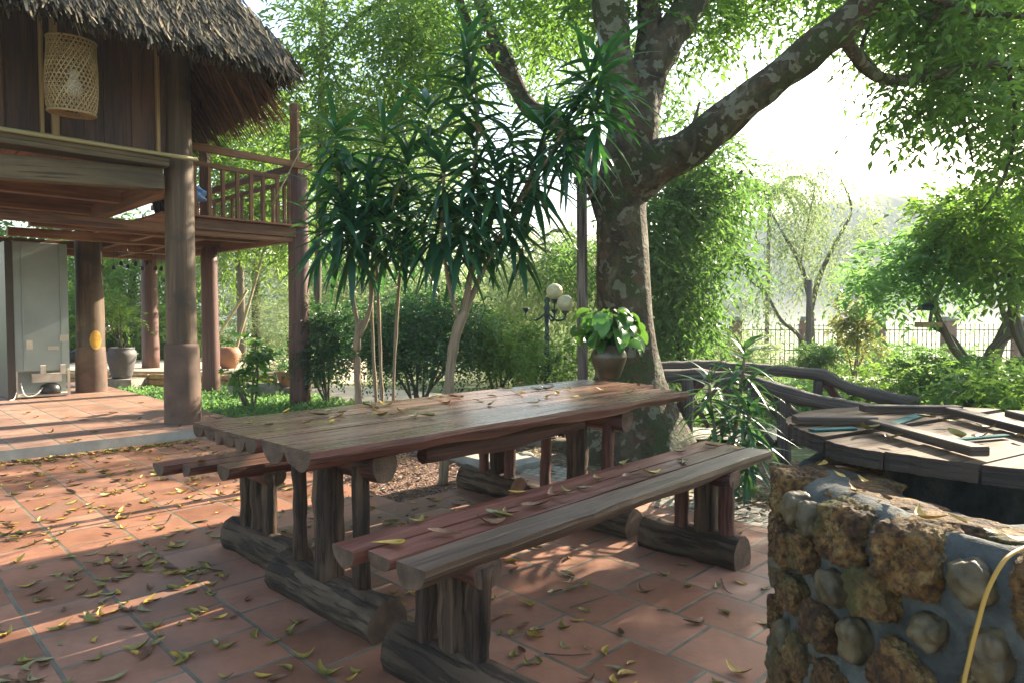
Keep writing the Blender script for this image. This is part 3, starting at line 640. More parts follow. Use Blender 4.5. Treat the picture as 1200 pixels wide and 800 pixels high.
for k in range(120):
    a = random.uniform(0, 2 * math.pi); el = random.uniform(.0, 1.3); rr = random.uniform(.06, .25)
    if a > math.pi and random.random() < .1: continue
    base = pp + Vector((math.cos(a) * .03, math.sin(a) * .03, .23)); tipp = pp + Vector((math.cos(a) * rr * 1.05 * math.cos(el * .6), math.sin(a) * rr * math.cos(el * .6), .26 + .20 * math.sin(el) + random.uniform(0, .05)))
    st.tube(base, tipp, .003, .002, 4, 2)
    lst.append(broad_leaf(tipp, (math.cos(a), math.sin(a), random.uniform(-.9, .2)), random.uniform(.10, .16), random.uniform(.065, .095), random.uniform(.5, 1.2), tw=random.uniform(-.6, .6)))
plant = leaves_obj('leaves', lst, M['leaf_pothos'], pot); st.build('stalks', M['leaf_pothos'], pot)

# ---------------------------------------------------------------- stone well with its wooden lid
WC = Vector((1.45, 1.62, 0)); WR = .735; WI = .50; WZ = .785
well = root('stone_well', 'round well wall of rough laterite stones set in grey mortar', 'well', WC)
def mortar_mat():
    m, t, p, N, Lk = newmat('mortar'); tc = N('ShaderNodeTexCoord').outputs['Object']
    n1 = noisen(t, tc, 5, 7, .6, None, .6); n2 = noisen(t, tc, 45, 6, .65)
    c = ramp(t, n1, [(.32, (.028, .032, .030)), (.46, (.062, .068, .062)), (.57, (.105, .108, .092)), (.68, (.075, .062, .034))]); c = mixc(t, .6, c, ramp(t, n2, [(.3, (.6, .6, .6)), (.65, (1.15, 1.15, 1.15))]), 'MULTIPLY')
    Lk(c, p.inputs['Base Color']); p.inputs['Roughness'].default_value = .85; p.inputs['Specular IOR Level'].default_value = .3; b = bump(t, p, n1, .8, .03); b = bump(t, p, noisen(t, tc, 18, 6, .7), .7, .015, b); bump(t, p, n2, .9, .006, b); return m
def laterite_mat():
    m, t, p, N, Lk = newmat('laterite'); tc = objvec(t)
    vo = N('ShaderNodeTexVoronoi'); vo.inputs['Scale'].default_value = 85; Lk(tc, vo.inputs['Vector']); n1 = noisen(t, tc, 14, 8, .7, None, .5); n2 = noisen(t, tc, 70, 5, .7)
    c = ramp(t, n1, [(.3, (.025, .012, .004)), (.44, (.10, .046, .012)), (.55, (.20, .105, .026)), (.67, (.28, .20, .075))]); c = mixc(t, .85, c, ramp(t, n2, [(.38, (.12, .1, .08)), (.55, (1.1, 1.1, 1.1))]), 'MULTIPLY')
    g = ramp(t, noisen(t, tc, 5, 4), [(.52, (0, 0, 0)), (.66, (.7, .7, .7))]); bw = N('ShaderNodeRGBToBW'); Lk(g, bw.inputs[0]); c = mixc(t, bw.outputs[0], c, (.075, .085, .02))
    Lk(c, p.inputs['Base Color']); p.inputs['Roughness'].default_value = .85
    b = bump(t, p, n1, .9, .03); b = bump(t, p, n2, 1, .012, b); bump(t, p, vo.outputs['Distance'], .6, .006, b); return m
M['mortar'] = mortar_mat(); M['laterite'] = laterite_mat()
def well_wall():
    prof = [(WR + .03, -.25)] + [(WR + .035 - .035 * z / .7, z) for z in np.linspace(0, .72, 26)] + [(WR - .012, WZ - .03), (WR - .035, WZ - .006)] + [(r, WZ) for r in np.linspace(WR - .06, WI + .03, 8)] + [(WI + .01, WZ - .01), (WI, WZ - .04)] + [(WI, z) for z in np.linspace(WZ - .1, -.25, 8)]
    seg = 200; V = []; k = len(prof)
    for i in range(seg):
        a = 2 * math.pi * i / seg
        for r, z in prof:
            pt = Vector((math.cos(a) * r, math.sin(a) * r, z)); d = .024 * noise.noise(pt * 6.5) + .014 * noise.noise(pt * 15) + .005 * noise.noise(pt * 38)
            out = Vector((math.cos(a), math.sin(a), 0)) if z < WZ - .02 else Vector((0, 0, 1))
            if r <= WI + .005: d *= .4
            V.append(tuple(WC + pt + out * d))
    i = (np.arange(seg) * k)[:, None] + np.arange(k - 1)[None, :]; j = (((np.arange(seg) + 1) % seg) * k)[:, None] + np.arange(k - 1)[None, :]
    F = np.stack([i.ravel(), j.ravel(), j.ravel() + 1, i.ravel() + 1], 1); return raw_mesh('wall', np.array(V), F, smooth=True)
link('wall', well_wall(), M['mortar'], well)
import bmesh
def rock(name, c, ax, dims, mat_, parent, rough=.12, sq=.5, sub=4, fine=.02, seed=0, fr=(3., 9.)):
    """ax: three unit axes; superellipsoid with noise"""
    bm = bmesh.new(); bmesh.ops.create_icosphere(bm, subdivisions=sub, radius=1)
    X, Y, Z = [Vector(a) for a in ax]; off = Vector((seed * 7.1, seed * 3.3, seed * 1.7))
    for v in bm.verts:
        d = v.co.normalized(); e = 2 / (1 + (1 - sq) * 3 + 1e-6) if False else None
        pw = 2 + sq * 5; rr = (abs(d.x) ** pw + abs(d.y) ** pw + abs(d.z) ** pw) ** (-1 / pw)
        q = d * rr; nn = 1 + rough * noise.noise(q * fr[0] * .6 + off) + rough * .45 * noise.noise(q * fr[1] * .6 + off) + fine * noise.noise(q * 13 + off)
        q = Vector((q.x * dims[0], q.y * dims[1], q.z * dims[2])) * nn
        v.co = Vector(c) + X * q.x + Y * q.y + Z * q.z
    me = bpy.data.meshes.new(name); bm.to_mesh(me); bm.free()
    me.polygons.foreach_set('use_smooth', [True] * len(me.polygons)); return link(name, me, mat_, parent)
sd = 0
rows = [(.02, .06), (.14, .058), (.26, .058), (.38, .056), (.50, .056), (.615, .055), (.725, .058)]
for ri, (zc, hh) in enumerate(rows):
    a = R(150) + (ri % 2) * R(5)
    while a < R(318):
        lat = random.random() < (.8 if ri == 6 else .62); wd = random.uniform(.105, .15) if lat else random.uniform(.06, .09)
        am = a + wd / 2 / WR; c = WC + Vector((math.cos(am) * (WR + .008), math.sin(am) * (WR + .008), zc + random.uniform(-.02, .02)))
        if ri == 6: c.z = zc - (0 if lat else .004)
        o = Vector((math.cos(am), math.sin(am), 0)); t_ = Vector((-math.sin(am), math.cos(am), 0)); tl = random.uniform(-.45, .45); sd += 1
        t2 = (t_ * math.cos(tl) + Vector((0, 0, 1)) * math.sin(tl)); z2 = o.cross(t2)
        if ri == 6:      # rim stones: they show on the top as well
            if lat: rock('laterite_block', c - o * .045 + Vector((0, 0, .0)), (t_, o, (0, 0, 1)), (wd * .5, .078, .066), M['laterite'], well, .14, .8, 5, .10, sd, (4., 18.))
            else: rock('pebble', c + Vector((0, 0, .0)), (t2, o, z2), (wd * .42, .034, .040), M['pebble'], well, .2, .3, 4, .03, sd)
        elif lat: rock('laterite_block', c, (t2, o, z2), (wd * .47, .036, hh * random.uniform(.75, .95)), M['laterite'], well, .16, .75, 5 if ri > 2 else 4, .10, sd, (4., 18.))
        else: rock('pebble', c, (t2, o, z2), (wd * .45, .038, hh * random.uniform(.55, .9)), M['pebble'], well, .22, .3, 4, .03, sd)
        a += (wd + random.uniform(.014, .038)) / WR
for k in range(16):
    am = R(150) + k * R(11); rr = random.uniform(.56, .63); c = WC + Vector((math.cos(am) * rr, math.sin(am) * rr, WZ - .008)); sd += 1
    rock('laterite_block', c, ((math.cos(am + .4), math.sin(am + .4), 0), (-math.sin(am + .4), math.cos(am + .4), 0), (0, 0, 1)), (random.uniform(.05, .09), random.uniform(.05, .08), .016), M['laterite'], well, .25, .4, 4, .06, sd)
MB().lathe(WC + Vector((0, 0, .35)), [(0, 0), (WI + .01, 0)], 48).build('water', M['water'], well)
# lid
LC = Vector((1.40, 1.985, 0)); LR = .555; LZ = .865
lid = root('well_lid', 'round plank lid with dark battens lying over the stone well', 'well lid', LC + Vector((0, 0, .80)))
dv = Vector((math.sin(R(58)), math.cos(R(58)), 0)); pv = Vector((-dv.y, dv.x, 0))
y = -LR + .01; ws = [.16, .19, .20, .185, .20, .175]
for k, wd in enumerate(ws):
    y1 = min(y + wd - .006, LR - .003); n = 14
    # outline: follow the circle at both ends
    poly = []
    for i in range(n + 1): yy = y + (y1 - y) * i / n; poly.append((math.sqrt(max(LR * LR - yy * yy, .0004)) + .014 * noise.noise(Vector((yy * 26, 1, 0))), yy))
    for i in range(n + 1): yy = y1 - (y1 - y) * i / n; poly.append((-math.sqrt(max(LR * LR - yy * yy, .0004)) + .014 * noise.noise(Vector((yy * 26, 5, 0))), yy))
    dz = random.uniform(-.008, .006); mb = MB(); b0 = 0; kk = len(poly)
    for zz in (LZ - .045 + dz, LZ + dz):
        for a_, b_ in poly: mb.v.append(LC + dv * a_ + pv * b_ + Vector((0, 0, zz)))
    mb.face(tuple(range(kk, 2 * kk)), [(a_ + k * 3, b_) for a_, b_ in poly], 0); mb.face(tuple(range(kk - 1, -1, -1)), [(a_, b_) for a_, b_ in poly[::-1]], 1)
    acc = 0
    for j in range(kk):
        j2 = (j + 1) % kk; l = math.hypot(poly[j][0] - poly[j2][0], poly[j][1] - poly[j2][1]); mb.face((j, j2, kk + j2, kk + j), ((acc, 0), (acc + l, 0), (acc + l, .06), (acc, .06)), 1); acc += l
    mb.build('board', [M['lid'], M['lid_edge']], lid); y += wd
def bat(p0, p1, wd=.046, h=.022): MB().beam(Vector((*p0, LZ + .009 + h / 2)), Vector((*p1, LZ + .009 + h / 2)), wd, h, bev=.003, jit=.002, n=6).build('batten', M['batten'], lid)
bat((.86, 2.07), (1.10, 2.06)); bat((1.09, 1.58), (1.07, 2.0)); bat((1.20, 2.33), (1.52, 2.31)); bat((1.42, 1.80), (1.47, 2.27)); bat((1.56, 1.75), (1.62, 2.2))
for (a, b, c_, d) in (((.86, 1.95), (1.0, 1.985), .028, .006), ((1.12, 2.03), (1.36, 2.26), .035, .006), ((1.18, 1.80), (1.36, 1.865), .022, .005)):
    MB().beam(Vector((*a, LZ + .008)), Vector((*b, LZ + .008)), c_, .006).build('paint_strip', M['teal'], lid)
# yellow hose over the wall
mb = MB(); path = [PX(1225, 630, 1.03), PX(1200, 641, 1.0), PX(1178, 655, .97), PX(1158, 690, .95), PX(1146, 730, .94), PX(1136, 770, .93), PX(1128, 812, .92), PX(1122, 900, .90)]
hp = []
for q in path: hp.append(q)
limb(mb, hp, [.0030] * len(hp), 10, 6); tag(mb.build('hose', M['yellow']), 'thin yellow hose hanging over the stones of the well wall', 'hose')
mb = MB(); limb(mb, [PX(-30, 758, 2.62), PX(0, 766, 2.55), PX(14, 780, 2.5), PX(22, 800, 2.4), PX(24, 840, 2.3)], [.007] * 5, 10, 6)
for v_ in mb.v: v_.z = v_.z * 0 + max(v_.z - 0, .008) if False else v_.z
tag(mb.build('garden_hose', M['bamboo']), 'tan hose end curling on the tiles at the lower left corner', 'hose')

# ---------------------------------------------------------------- big tree
TB = Vector((1.12, 5.95, 0))
tree = root('giant_tree', 'massive mottled tree trunk with one great limb reaching up to the right', 'tree', TB)
def TP(x, y, Y): return PX(x, y, Y)
def trunk():
    mb = MB(); n = 30; k = 40; Y0 = 5.95
    cx = [(560, 742), (500, 741), (440, 738), (380, 733), (300, 730), (230, 728), (190, 735), (150, 742), (110, 745)]
    rw = [.50, .40, .29, .245, .222, .215, .235, .215, .18]
    pts = [TP(x, y, Y0) for y, x in cx]; pts[0].z = -.1
    P, Rr = smoothpath(pts, rw, 5)
    b0 = len(mb.v)
    for i, (pt, r) in enumerate(zip(P, Rr)):
        fl = max(0, 1 - max(pt.z, 0) / .9) ** 1.6
        for j in range(k):
            a = 2 * math.pi * j / k
            but = sum(w_ * max(0, math.cos(a - a0)) ** 10 for a0, w_ in ((R(-20), .55), (R(-75), .35), (R(-140), .45), (R(170), .4), (R(100), .4), (R(40), .5)))
            rr = r * (1 + fl * (.9 * but - .05)) * (1 + .06 * noise.noise(Vector((math.cos(a) * 1.6, math.sin(a) * 1.6, pt.z * 1.5))) + .025 * noise.noise(Vector((math.cos(a) * 6, math.sin(a) * 6, pt.z * 6))))
            mb.v.append(Vector((pt.x + rr * math.cos(a), pt.y + rr * math.sin(a), pt.z)))
    for i in range(len(P) - 1):
        for j in range(k): j2 = (j + 1) % k; mb.face((i * k + j, i * k + j2, (i + 1) * k + j2, (i + 1) * k + j), ((0, 0),) * 4, 0, True)
    J = dict(jit=.02, jf=6)
    limb(mb, [TP(730, 235, 5.95), TP(770, 193, 5.85), TP(812, 172, 5.7), TP(868, 125, 5.5), TP(935, 72, 5.3), TP(990, 28, 5.15), TP(1050, -30, 5.0), TP(1130, -110, 4.9)], [.17, .19, .155, .142, .13, .12, .10, .07], 22, 7, .03, 5)
    limb(mb, [TP(742, 190, 5.95), TP(752, 120, 6.0), TP(775, 60, 6.1), TP(806, 10, 6.2), TP(840, -60, 6.3), TP(880, -150, 6.4)], [.17, .16, .15, .14, .12, .07], 20, 7, .03, 5)
    limb(mb, [TP(738, 170, 5.95), TP(728, 100, 5.95), TP(718, 40, 5.9), TP(708, -30, 5.85), TP(690, -120, 5.8)], [.18, .16, .135, .12, .07], 20, 7, .03, 5)
    limb(mb, [TP(745, 110, 6.0), TP(760, 50, 6.15), TP(762, -10, 6.3), TP(770, -90, 6.5)], [.12, .11, .10, .06], 16, 7, .03, 5)
    limb(mb, [TP(720, 265, 6.0), TP(695, 215, 6.2), TP(660, 150, 6.6), TP(618, 125, 7.0), TP(590, 65, 7.2), TP(565, 5, 7.3), TP(550, -80, 7.4)], [.12, .10, .10, .095, .085, .075, .05], 14, 7, .02, 6)
    limb(mb, [TP(612, 120, 7.0), TP(580, 70, 7.1), TP(550, 30, 7.0), TP(530, -30, 6.9)], [.05, .05, .045, .03], 10, 6, .01, 6)
    # branch to the far right
    limb(mb, [TP(985, 35, 5.15), TP(1008, 72, 5.3), TP(1040, 94, 5.5), TP(1090, 90, 5.6), TP(1150, 76, 5.7), TP(1230, 78, 5.8), TP(1300, 60, 5.9)], [.05, .048, .042, .04, .036, .03, .02], 12, 7, .012, 9)
    for pts, r0 in (([(1040, 94, 5.5), (1010, 60, 5.7), (1020, 20, 5.9), (1000, -20, 6)], .02), ([(1080, 90, 5.6), (1095, 50, 5.8), (1085, 10, 6), (1100, -20, 6.1)], .02), ([(1150, 76, 5.7), (1130, 130, 5.9), (1140, 190, 6.1)], .018),
                    ([(1050, -30, 5.0), (1120, 10, 5.2), (1200, 18, 5.4), (1280, 0, 5.5)], .035), ([(1180, 78, 5.7), (1190, 130, 5.9), (1180, 200, 6.1), (1150, 250, 6.2)], .02), ([(1100, 10, 5.2), (1090, 25, 5.3), (1060, 5, 5.5), (1020, 5, 5.7)], .015), ([(920, 82, 5.3), (940, 140, 6), (980, 150, 6.4), (1010, 190, 6.6)], .0)):
        if r0: limb(mb, [TP(*q) for q in pts], [r0 * (1 - .6 * i / len(pts)) for i in range(len(pts))], 8, 6, .004, 9)
    return mb.build('trunk', M['bark'], tree)
trunk()
def B(x, y, Y, r, n): # clump centred on an image direction at a true depth; r in metres
    return (tuple(PX(x, y, Y)), r, n)
rb = []
def scatter(x0, x1, y0, y1, Y0, Y1, r0, r1, k, n, keep=None):
    out = []
    while len(out) < k:
        x = random.uniform(x0, x1); y = random.uniform(y0, y1)
        if keep and not keep(x, y): continue
        out.append(B(x, y, random.uniform(Y0, Y1), random.uniform(r0, r1), n))
    return out
# right-hand canopy: lower outline falls from (960,60) by (1010,190) to (1200,330)
blobs = scatter(985, 1290, -60, 300, 5.2, 8.2, .28, .52, 58, 400, lambda x, y: y < -40 + (x - 960) * 1.75 and y < 255 + .15 * (x - 1080))
blobs += scatter(760, 980, -90, 45, 6.2, 8.6, .3, .55, 20, 330, lambda x, y: y < 55 - abs(x - 880) * .2)
blobs += scatter(540, 760, -90, 30, 6.2, 8.5, .3, .5, 16, 300)
blobs += scatter(1000, 1250, -300, -40, 4, 8, .5, .9, 8, 260)
# unseen crown clumps added above the patio, out of the frame, to shade it
for k in range(16): blobs.append(((random.uniform(-3.5, 6.5), random.uniform(2.5, 9), random.uniform(5.6, 8.5)), random.uniform(.6, 1.1), 260))
foliage('crown', M['leaf_big'], tree, blobs, per=9, tl=.40, ll=.105, lw=.042, droop=.3)

# ---------------------------------------------------------------- other trees
def make_tree(name, label, cat_, base, limbs, blobs, leaf, bark='thin_bark', group=None, **kw):
    t = root(name, label, cat_, base, 0, group); mb = MB()
    for pts, rad in limbs: limb(mb, pts, rad, 9, 5, .01, 7)
    if limbs: mb.build('trunk', M[bark], t)
    foliage('crown', M[leaf], t, blobs, **kw); return t
def L(*pts): return [PX(*p_) for p_ in pts]
GR = 'trees around the garden'
make_tree('drooping_tree', 'green tree with drooping foliage directly behind the giant trunk', 'tree', PX(800, 470, 10.5),
          [(L((800, 480, 10.5), (800, 400, 10.5), (790, 300, 10.5), (800, 200, 10.5), (820, 120, 10.5)), [.12, .11, .09, .06, .02]), (L((795, 300, 10.5), (840, 240, 10.3), (870, 200, 10.2)), [.05, .04, .02])],
          scatter(740, 865, 215, 380, 9.5, 12, .28, .5, 34, 330, lambda x, y: x < 872 - max(0, 230 - y) * .6 - max(0, y - 330) * .5) + scatter(655, 750, 240, 320, 11.6, 13, .3, .5, 9, 330) + scatter(750, 850, 60, 220, 10, 12, .35, .6, 12, 300) + scatter(748, 820, 340, 420, 9.5, 11, .3, .45, 7, 300), 'leaf_mid', group=GR, per=9, tl=.5, ll=.16, lw=.05, droop=.8, hangy=.5)
make_tree('feathery_tree', 'tall tree with fine yellow green leaves overhanging from behind the thatch', 'tree', PX(372, 470, 11.5),
          [(L((372, 470, 11.5), (373, 300, 11.5), (375, 150, 11.5), (378, 40, 11.5), (380, -60, 11.5)), [.06, .055, .05, .05, .04]), (L((378, 60, 11.5), (420, 20, 10.8), (480, -20, 10.4)), [.03, .03, .02])],
          scatter(325, 520, -50, 190, 9.5, 12.5, .35, .65, 40, 360, lambda x, y: y < 190 - abs(x - 400) * .35) + scatter(480, 720, -60, 110, 9.5, 12.5, .35, .6, 26, 320), 'leaf_yellow', group=GR, per=11, tl=.6, ll=.15, lw=.045, droop=.5, hangy=.2)
make_tree('yellow_tree', 'bright yellow green tree seen over the balcony railing', 'tree', PX(270, 440, 15),
          [(L((285, 450, 15), (280, 300, 15), (270, 180, 15)), [.1, .08, .04])], scatter(225, 340, 120, 300, 13, 16, .5, .9, 24, 700), 'leaf_yellow', group=GR, per=12, tl=.6, ll=.16, lw=.055)
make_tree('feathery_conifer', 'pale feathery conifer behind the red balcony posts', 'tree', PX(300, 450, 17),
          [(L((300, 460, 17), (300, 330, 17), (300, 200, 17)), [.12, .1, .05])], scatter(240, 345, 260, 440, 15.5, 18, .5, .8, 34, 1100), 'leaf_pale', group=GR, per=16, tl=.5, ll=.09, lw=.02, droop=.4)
make_tree('garden_tree', 'leafy tree standing in sun behind the grey planter', 'tree', PX(150, 440, 18),
          [(L((150, 450, 18), (152, 380, 18), (160, 300, 18), (190, 250, 18)), [.12, .11, .08, .05])], scatter(80, 235, 290, 420, 16, 19, .5, .9, 26, 900) + scatter(-60, 120, 260, 440, 18, 22, .7, 1.1, 18, 700), 'leaf_yellow', group=GR, per=12, tl=.6, ll=.13, lw=.05)
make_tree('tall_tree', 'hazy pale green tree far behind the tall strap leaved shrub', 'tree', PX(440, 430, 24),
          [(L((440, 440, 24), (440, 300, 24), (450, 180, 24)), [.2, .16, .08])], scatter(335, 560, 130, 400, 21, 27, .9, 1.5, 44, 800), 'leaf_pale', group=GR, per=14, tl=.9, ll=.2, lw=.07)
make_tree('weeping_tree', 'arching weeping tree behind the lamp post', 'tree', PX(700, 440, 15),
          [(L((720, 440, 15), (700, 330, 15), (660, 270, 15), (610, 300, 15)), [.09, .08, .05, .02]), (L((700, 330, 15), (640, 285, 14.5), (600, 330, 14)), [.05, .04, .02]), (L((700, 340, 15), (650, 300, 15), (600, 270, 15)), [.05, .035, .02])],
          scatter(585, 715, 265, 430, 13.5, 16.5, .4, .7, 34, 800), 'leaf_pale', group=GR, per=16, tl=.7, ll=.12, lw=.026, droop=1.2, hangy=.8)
make_tree('backdrop_tree', 'soft green tree beyond the hedge between the lamp and the red post', 'tree', PX(560, 430, 30),
          [(L((560, 430, 30), (560, 360, 30)), [.2, .15])], scatter(350, 740, 320, 410, 26, 32, 1.0, 1.7, 40, 600), 'leaf_mid', group=GR, per=12, tl=1, ll=.26, lw=.1)
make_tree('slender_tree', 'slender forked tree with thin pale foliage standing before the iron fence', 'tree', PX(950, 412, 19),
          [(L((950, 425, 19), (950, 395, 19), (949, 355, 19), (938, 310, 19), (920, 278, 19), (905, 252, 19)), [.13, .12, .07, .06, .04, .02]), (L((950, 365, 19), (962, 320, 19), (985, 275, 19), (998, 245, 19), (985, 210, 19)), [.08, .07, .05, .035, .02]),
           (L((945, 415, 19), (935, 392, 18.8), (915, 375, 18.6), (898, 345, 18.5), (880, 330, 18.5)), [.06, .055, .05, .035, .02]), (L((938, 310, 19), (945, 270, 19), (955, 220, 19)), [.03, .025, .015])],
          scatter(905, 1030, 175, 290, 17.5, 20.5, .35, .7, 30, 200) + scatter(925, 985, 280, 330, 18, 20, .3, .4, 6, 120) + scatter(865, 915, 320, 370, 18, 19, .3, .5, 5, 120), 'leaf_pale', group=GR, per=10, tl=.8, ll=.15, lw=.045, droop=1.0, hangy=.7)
make_tree('shade_tree', 'broad green tree with crooked stems at the right, a bird feeder hanging in it', 'tree', PX(1150, 466, 9.8),
          [(L((1150, 470, 9.8), (1152, 440, 9.8), (1168, 410, 9.8), (1185, 370, 9.8), (1200, 330, 9.8)), [.16, .12, .09, .07, .04]), (L((1150, 445, 9.8), (1160, 415, 9.7), (1178, 395, 9.6), (1200, 385, 9.5), (1260, 340, 9.5)), [.08, .07, .07, .06, .04]),
           (L((1148, 430, 9.8), (1125, 418, 9.8), (1105, 385, 9.8), (1085, 340, 9.8), (1060, 310, 9.8)), [.06, .055, .045, .03, .015]), (L((1135, 422, 9.8), (1115, 395, 10), (1090, 375, 10.2), (1110, 320, 10.3)), [.04, .035, .03, .02]), (L((1160, 420, 9.8), (1180, 390, 10), (1170, 350, 10.2)), [.06, .05, .03])],
          scatter(985, 1140, 250, 352, 8.8, 11.5, .15, .34, 34, 130, lambda x, y: y > 330 - (x - 990) * .6), 'leaf_blue', group=GR, per=8, tl=.4, ll=.15, lw=.06, droop=.5)
make_tree('lime_tree', 'bright lime green tree crown filling the right edge above the well', 'tree', PX(1215, 475, 9),
          [(L((1215, 480, 9), (1212, 430, 9), (1190, 380, 9), (1185, 320, 9)), [.12, .1, .07, .04])],
          scatter(1095, 1270, 240, 325, 8.2, 10.5, .25, .48, 26, 300, lambda x, y: y < 290 + (x - 1080) * .3), 'leaf_yellow', group=GR, per=8, tl=.4, ll=.14, lw=.055, droop=.5)
make_tree('tall_tree', 'dense tree behind the house seen under its raised floor', 'tree', PX(60, 430, 21),
          [(L((60, 440, 21), (64, 330, 21), (60, 200, 21)), [.18, .15, .08])], scatter(-160, 215, 120, 330, 18, 23, .8, 1.3, 34, 420), 'leaf_mid', group=GR, per=10, tl=.8, ll=.24, lw=.09)
# areca-like palm beyond
def palm(base, top, n, ln, label):
    t = root('palm_tree', label, 'palm tree', base); mb = MB(); limb(mb, [base, base.lerp(top, .5), top], [.10, .08, .07], 9, 6, .004); mb.build('trunk', M['thin_bark'], t); lst = []
    for k in range(n):
        a = 2 * math.pi * k / n + random.uniform(-.2, .2); el = random.uniform(.2, 1.0); p_ = Vector(top); d = Vector((math.cos(a) * math.cos(el), math.sin(a) * math.cos(el), math.sin(el))); m_ = 16
        Ps = []; Ds = []
        for i in range(m_):
            p_ = p_ + d * ln / m_; d = (d + Vector((0, 0, -.13))).normalized(); sdv = d.cross(Vector((0, 0, 1))).normalized()
            for s_ in (-1, 1):
                for q_ in (0, .5): Ps.append(p_ + d * ln / m_ * q_); Ds.append(sdv * s_ + d * .6 + Vector((0, 0, -.5)))
        Ps = np.array([tuple(x) for x in Ps]); Ds = np.array([tuple(x) for x in Ds]); lst.append(leaf_geo(Ps, Ds, np.full(len(Ps), ln * .28), np.full(len(Ps), .06), rnd=np.full(len(Ps), random.random())))
    V, F, r_ = cat(lst); link('fronds', raw_mesh('fronds', V, F, r_), M['leaf_mid'], t)
palm(PX(898, 425, 26), PX(902, 225, 26), 9, 1.9, 'thin hazy palm rising between the drooping tree and the slender tree')
# far line of trees
for k, (x, y, Y, r, lab) in enumerate([(1010, 335, 120, 5, 'small hazy tree on the far field left of the shade tree'), (860, 345, 160, 7, 'misty tree clump far across the field behind the palm'), (600, 330, 140, 10, 'misty far tree mass seen behind the lamp post'), (350, 330, 110, 12, 'misty far tree mass seen between the balcony posts')]):
    make_tree('distant_tree', lab, 'tree', PX(x, 372, Y), [(L((x, 376, Y), (x, 355, Y)), [.4, .3])], [(tuple(PX(x, y, Y) + Vector((random.uniform(-r, r), random.uniform(-4, 4), random.uniform(-r * .5, r * .4)))), r * .45, 350) for _ in range(9)], 'leaf_mid', group='misty trees beyond the field', per=10, tl=2, ll=.8, lw=.4)

# ---------------------------------------------------------------- shrubs
def shrub(name, label, x, y, Y, rx, rz, n, leaf, stems=5, group='garden shrubs', ll=.07, lw=.035, clumps=12, ry=None, ground=None, **kw):
    c = PX(x, y, Y); ry = ry or rx; gz_ = gzs(c.x, c.y) if ground is None else ground
    t = root(name, label, 'shrub', (c.x, c.y, gz_), 0, group); mb = MB(); bl = []
    for k in range(clumps):
        a = random.uniform(0, 2 * math.pi); rr = math.sqrt(random.random()) * .75; h = random.uniform(-.7, .75)
        q_ = c + Vector((math.cos(a) * rr * rx, math.sin(a) * rr * ry, h * rz * math.sqrt(1 - rr * rr * .8))); bl.append((tuple(q_), (rx * .38, ry * .38, rz * .42), n // clumps))
        if k < stems: b_ = Vector((c.x + random.uniform(-.15, .15) * rx, c.y, gz_ - .02)); limb(mb, [b_, b_.lerp(q_, .5) + Vector((random.uniform(-.05, .05), 0, .05)), q_], [.018, .013, .006], 6, 4)
    if stems: mb.build('stem', M['thin_bark'], t)
    kw.setdefault('per', 10); kw.setdefault('tl', .25); foliage('foliage', M[leaf], t, bl, ll=ll, lw=lw, **kw); return t
shrub('round_shrub', 'wide dark green round shrub behind the long table and thin stems', 490, 395, 8.6, 1.0, .62, 20000, 'leaf_dark', 12, ll=.055, lw=.03, clumps=40)
shrub('round_shrub', 'sunlit yellow green side of hedge shrub right of the forked stem', 585, 400, 9.0, .62, .55, 9000, 'leaf_yellow', 6, ll=.055, lw=.03, clumps=24)
shrub('round_shrub', 'dark shrub leaning against the red balcony post', 385, 400, 8.9, .42, .5, 7000, 'leaf_dark', 5, ll=.055, lw=.03, clumps=18)
shrub('broadleaf_shrub', 'small shrub with bright broad leaves between two balcony posts', 292, 425, 8.6, .34, .40, 230, 'leaf_pothos', 6, ll=.14, lw=.09, clumps=12, tl=.15, per=5)
shrub('clipped_shrub', 'small rounded clipped shrub at the foot of the slender tree', 958, 425, 14, .52, .38, 5000, 'leaf_mid', 3, ll=.06, lw=.035)
shrub('red_tipped_shrub', 'thin shrub with reddish young leaves in front of the fence', 1000, 390, 14, .55, .75, 2200, 'leaf_red', 6, ll=.12, lw=.05, clumps=14)
shrub('garden_shrub', 'leafy green bush just behind the well lid', 1160, 466, 5.6, .36, .22, 1900, 'leaf_mid', 8, ll=.08, lw=.04, clumps=18)
shrub('garden_shrub', 'pale green bush at the right edge over the well lid', 1195, 470, 5.0, .40, .26, 3000, 'leaf_yellow', 8, ll=.07, lw=.035, clumps=16)
shrub('garden_shrub', 'loose bush at the end of the rustic railing', 1110, 448, 8.5, .6, .3, 2600, 'leaf_mid', 8, ll=.07, lw=.035, clumps=20)
shrub('garden_shrub', 'yellow green low bushes between fence and railing, left of the bush end', 1010, 462, 9.5, .9, .2, 2400, 'leaf_yellow', 8, ll=.07, lw=.035, clumps=20)
shrub('garden_shrub', 'sparse twiggy bushes in the sun under the shade tree', 1110, 433, 12, 1.6, .26, 3600, 'leaf_yellow', 10, ll=.09, lw=.04, clumps=26)
shrub('garden_shrub', 'bluish low bush behind the curved rail', 920, 470, 9, .9, .28, 4200, 'leaf_blue', 6, ll=.06, lw=.03, clumps=20)
shrub('garden_shrub', 'dusty green bush left of the clipped round shrub', 850, 412, 13, 1.2, .35, 4200, 'leaf_pale', 6, ll=.08, lw=.04, clumps=20)
shrub('garden_shrub', 'low hedge along the fence right of the clipped shrub', 1060, 412, 16, 2.0, .2, 3800, 'leaf_mid', 4, ll=.08, lw=.045, clumps=24)
shrub('garden_shrub', 'tall sunlit shrub beyond the terrace seen beside the fridge', 110, 385, 15, 1.0, 1.0, 6500, 'leaf_yellow', 6, ll=.12, lw=.06, clumps=24)
shrub('garden_shrub', 'sunlit bush behind the grey planter jar', 205, 400, 15.5, 1.3, .95, 6500, 'leaf_yellow', 6, ll=.12, lw=.055, clumps=24)
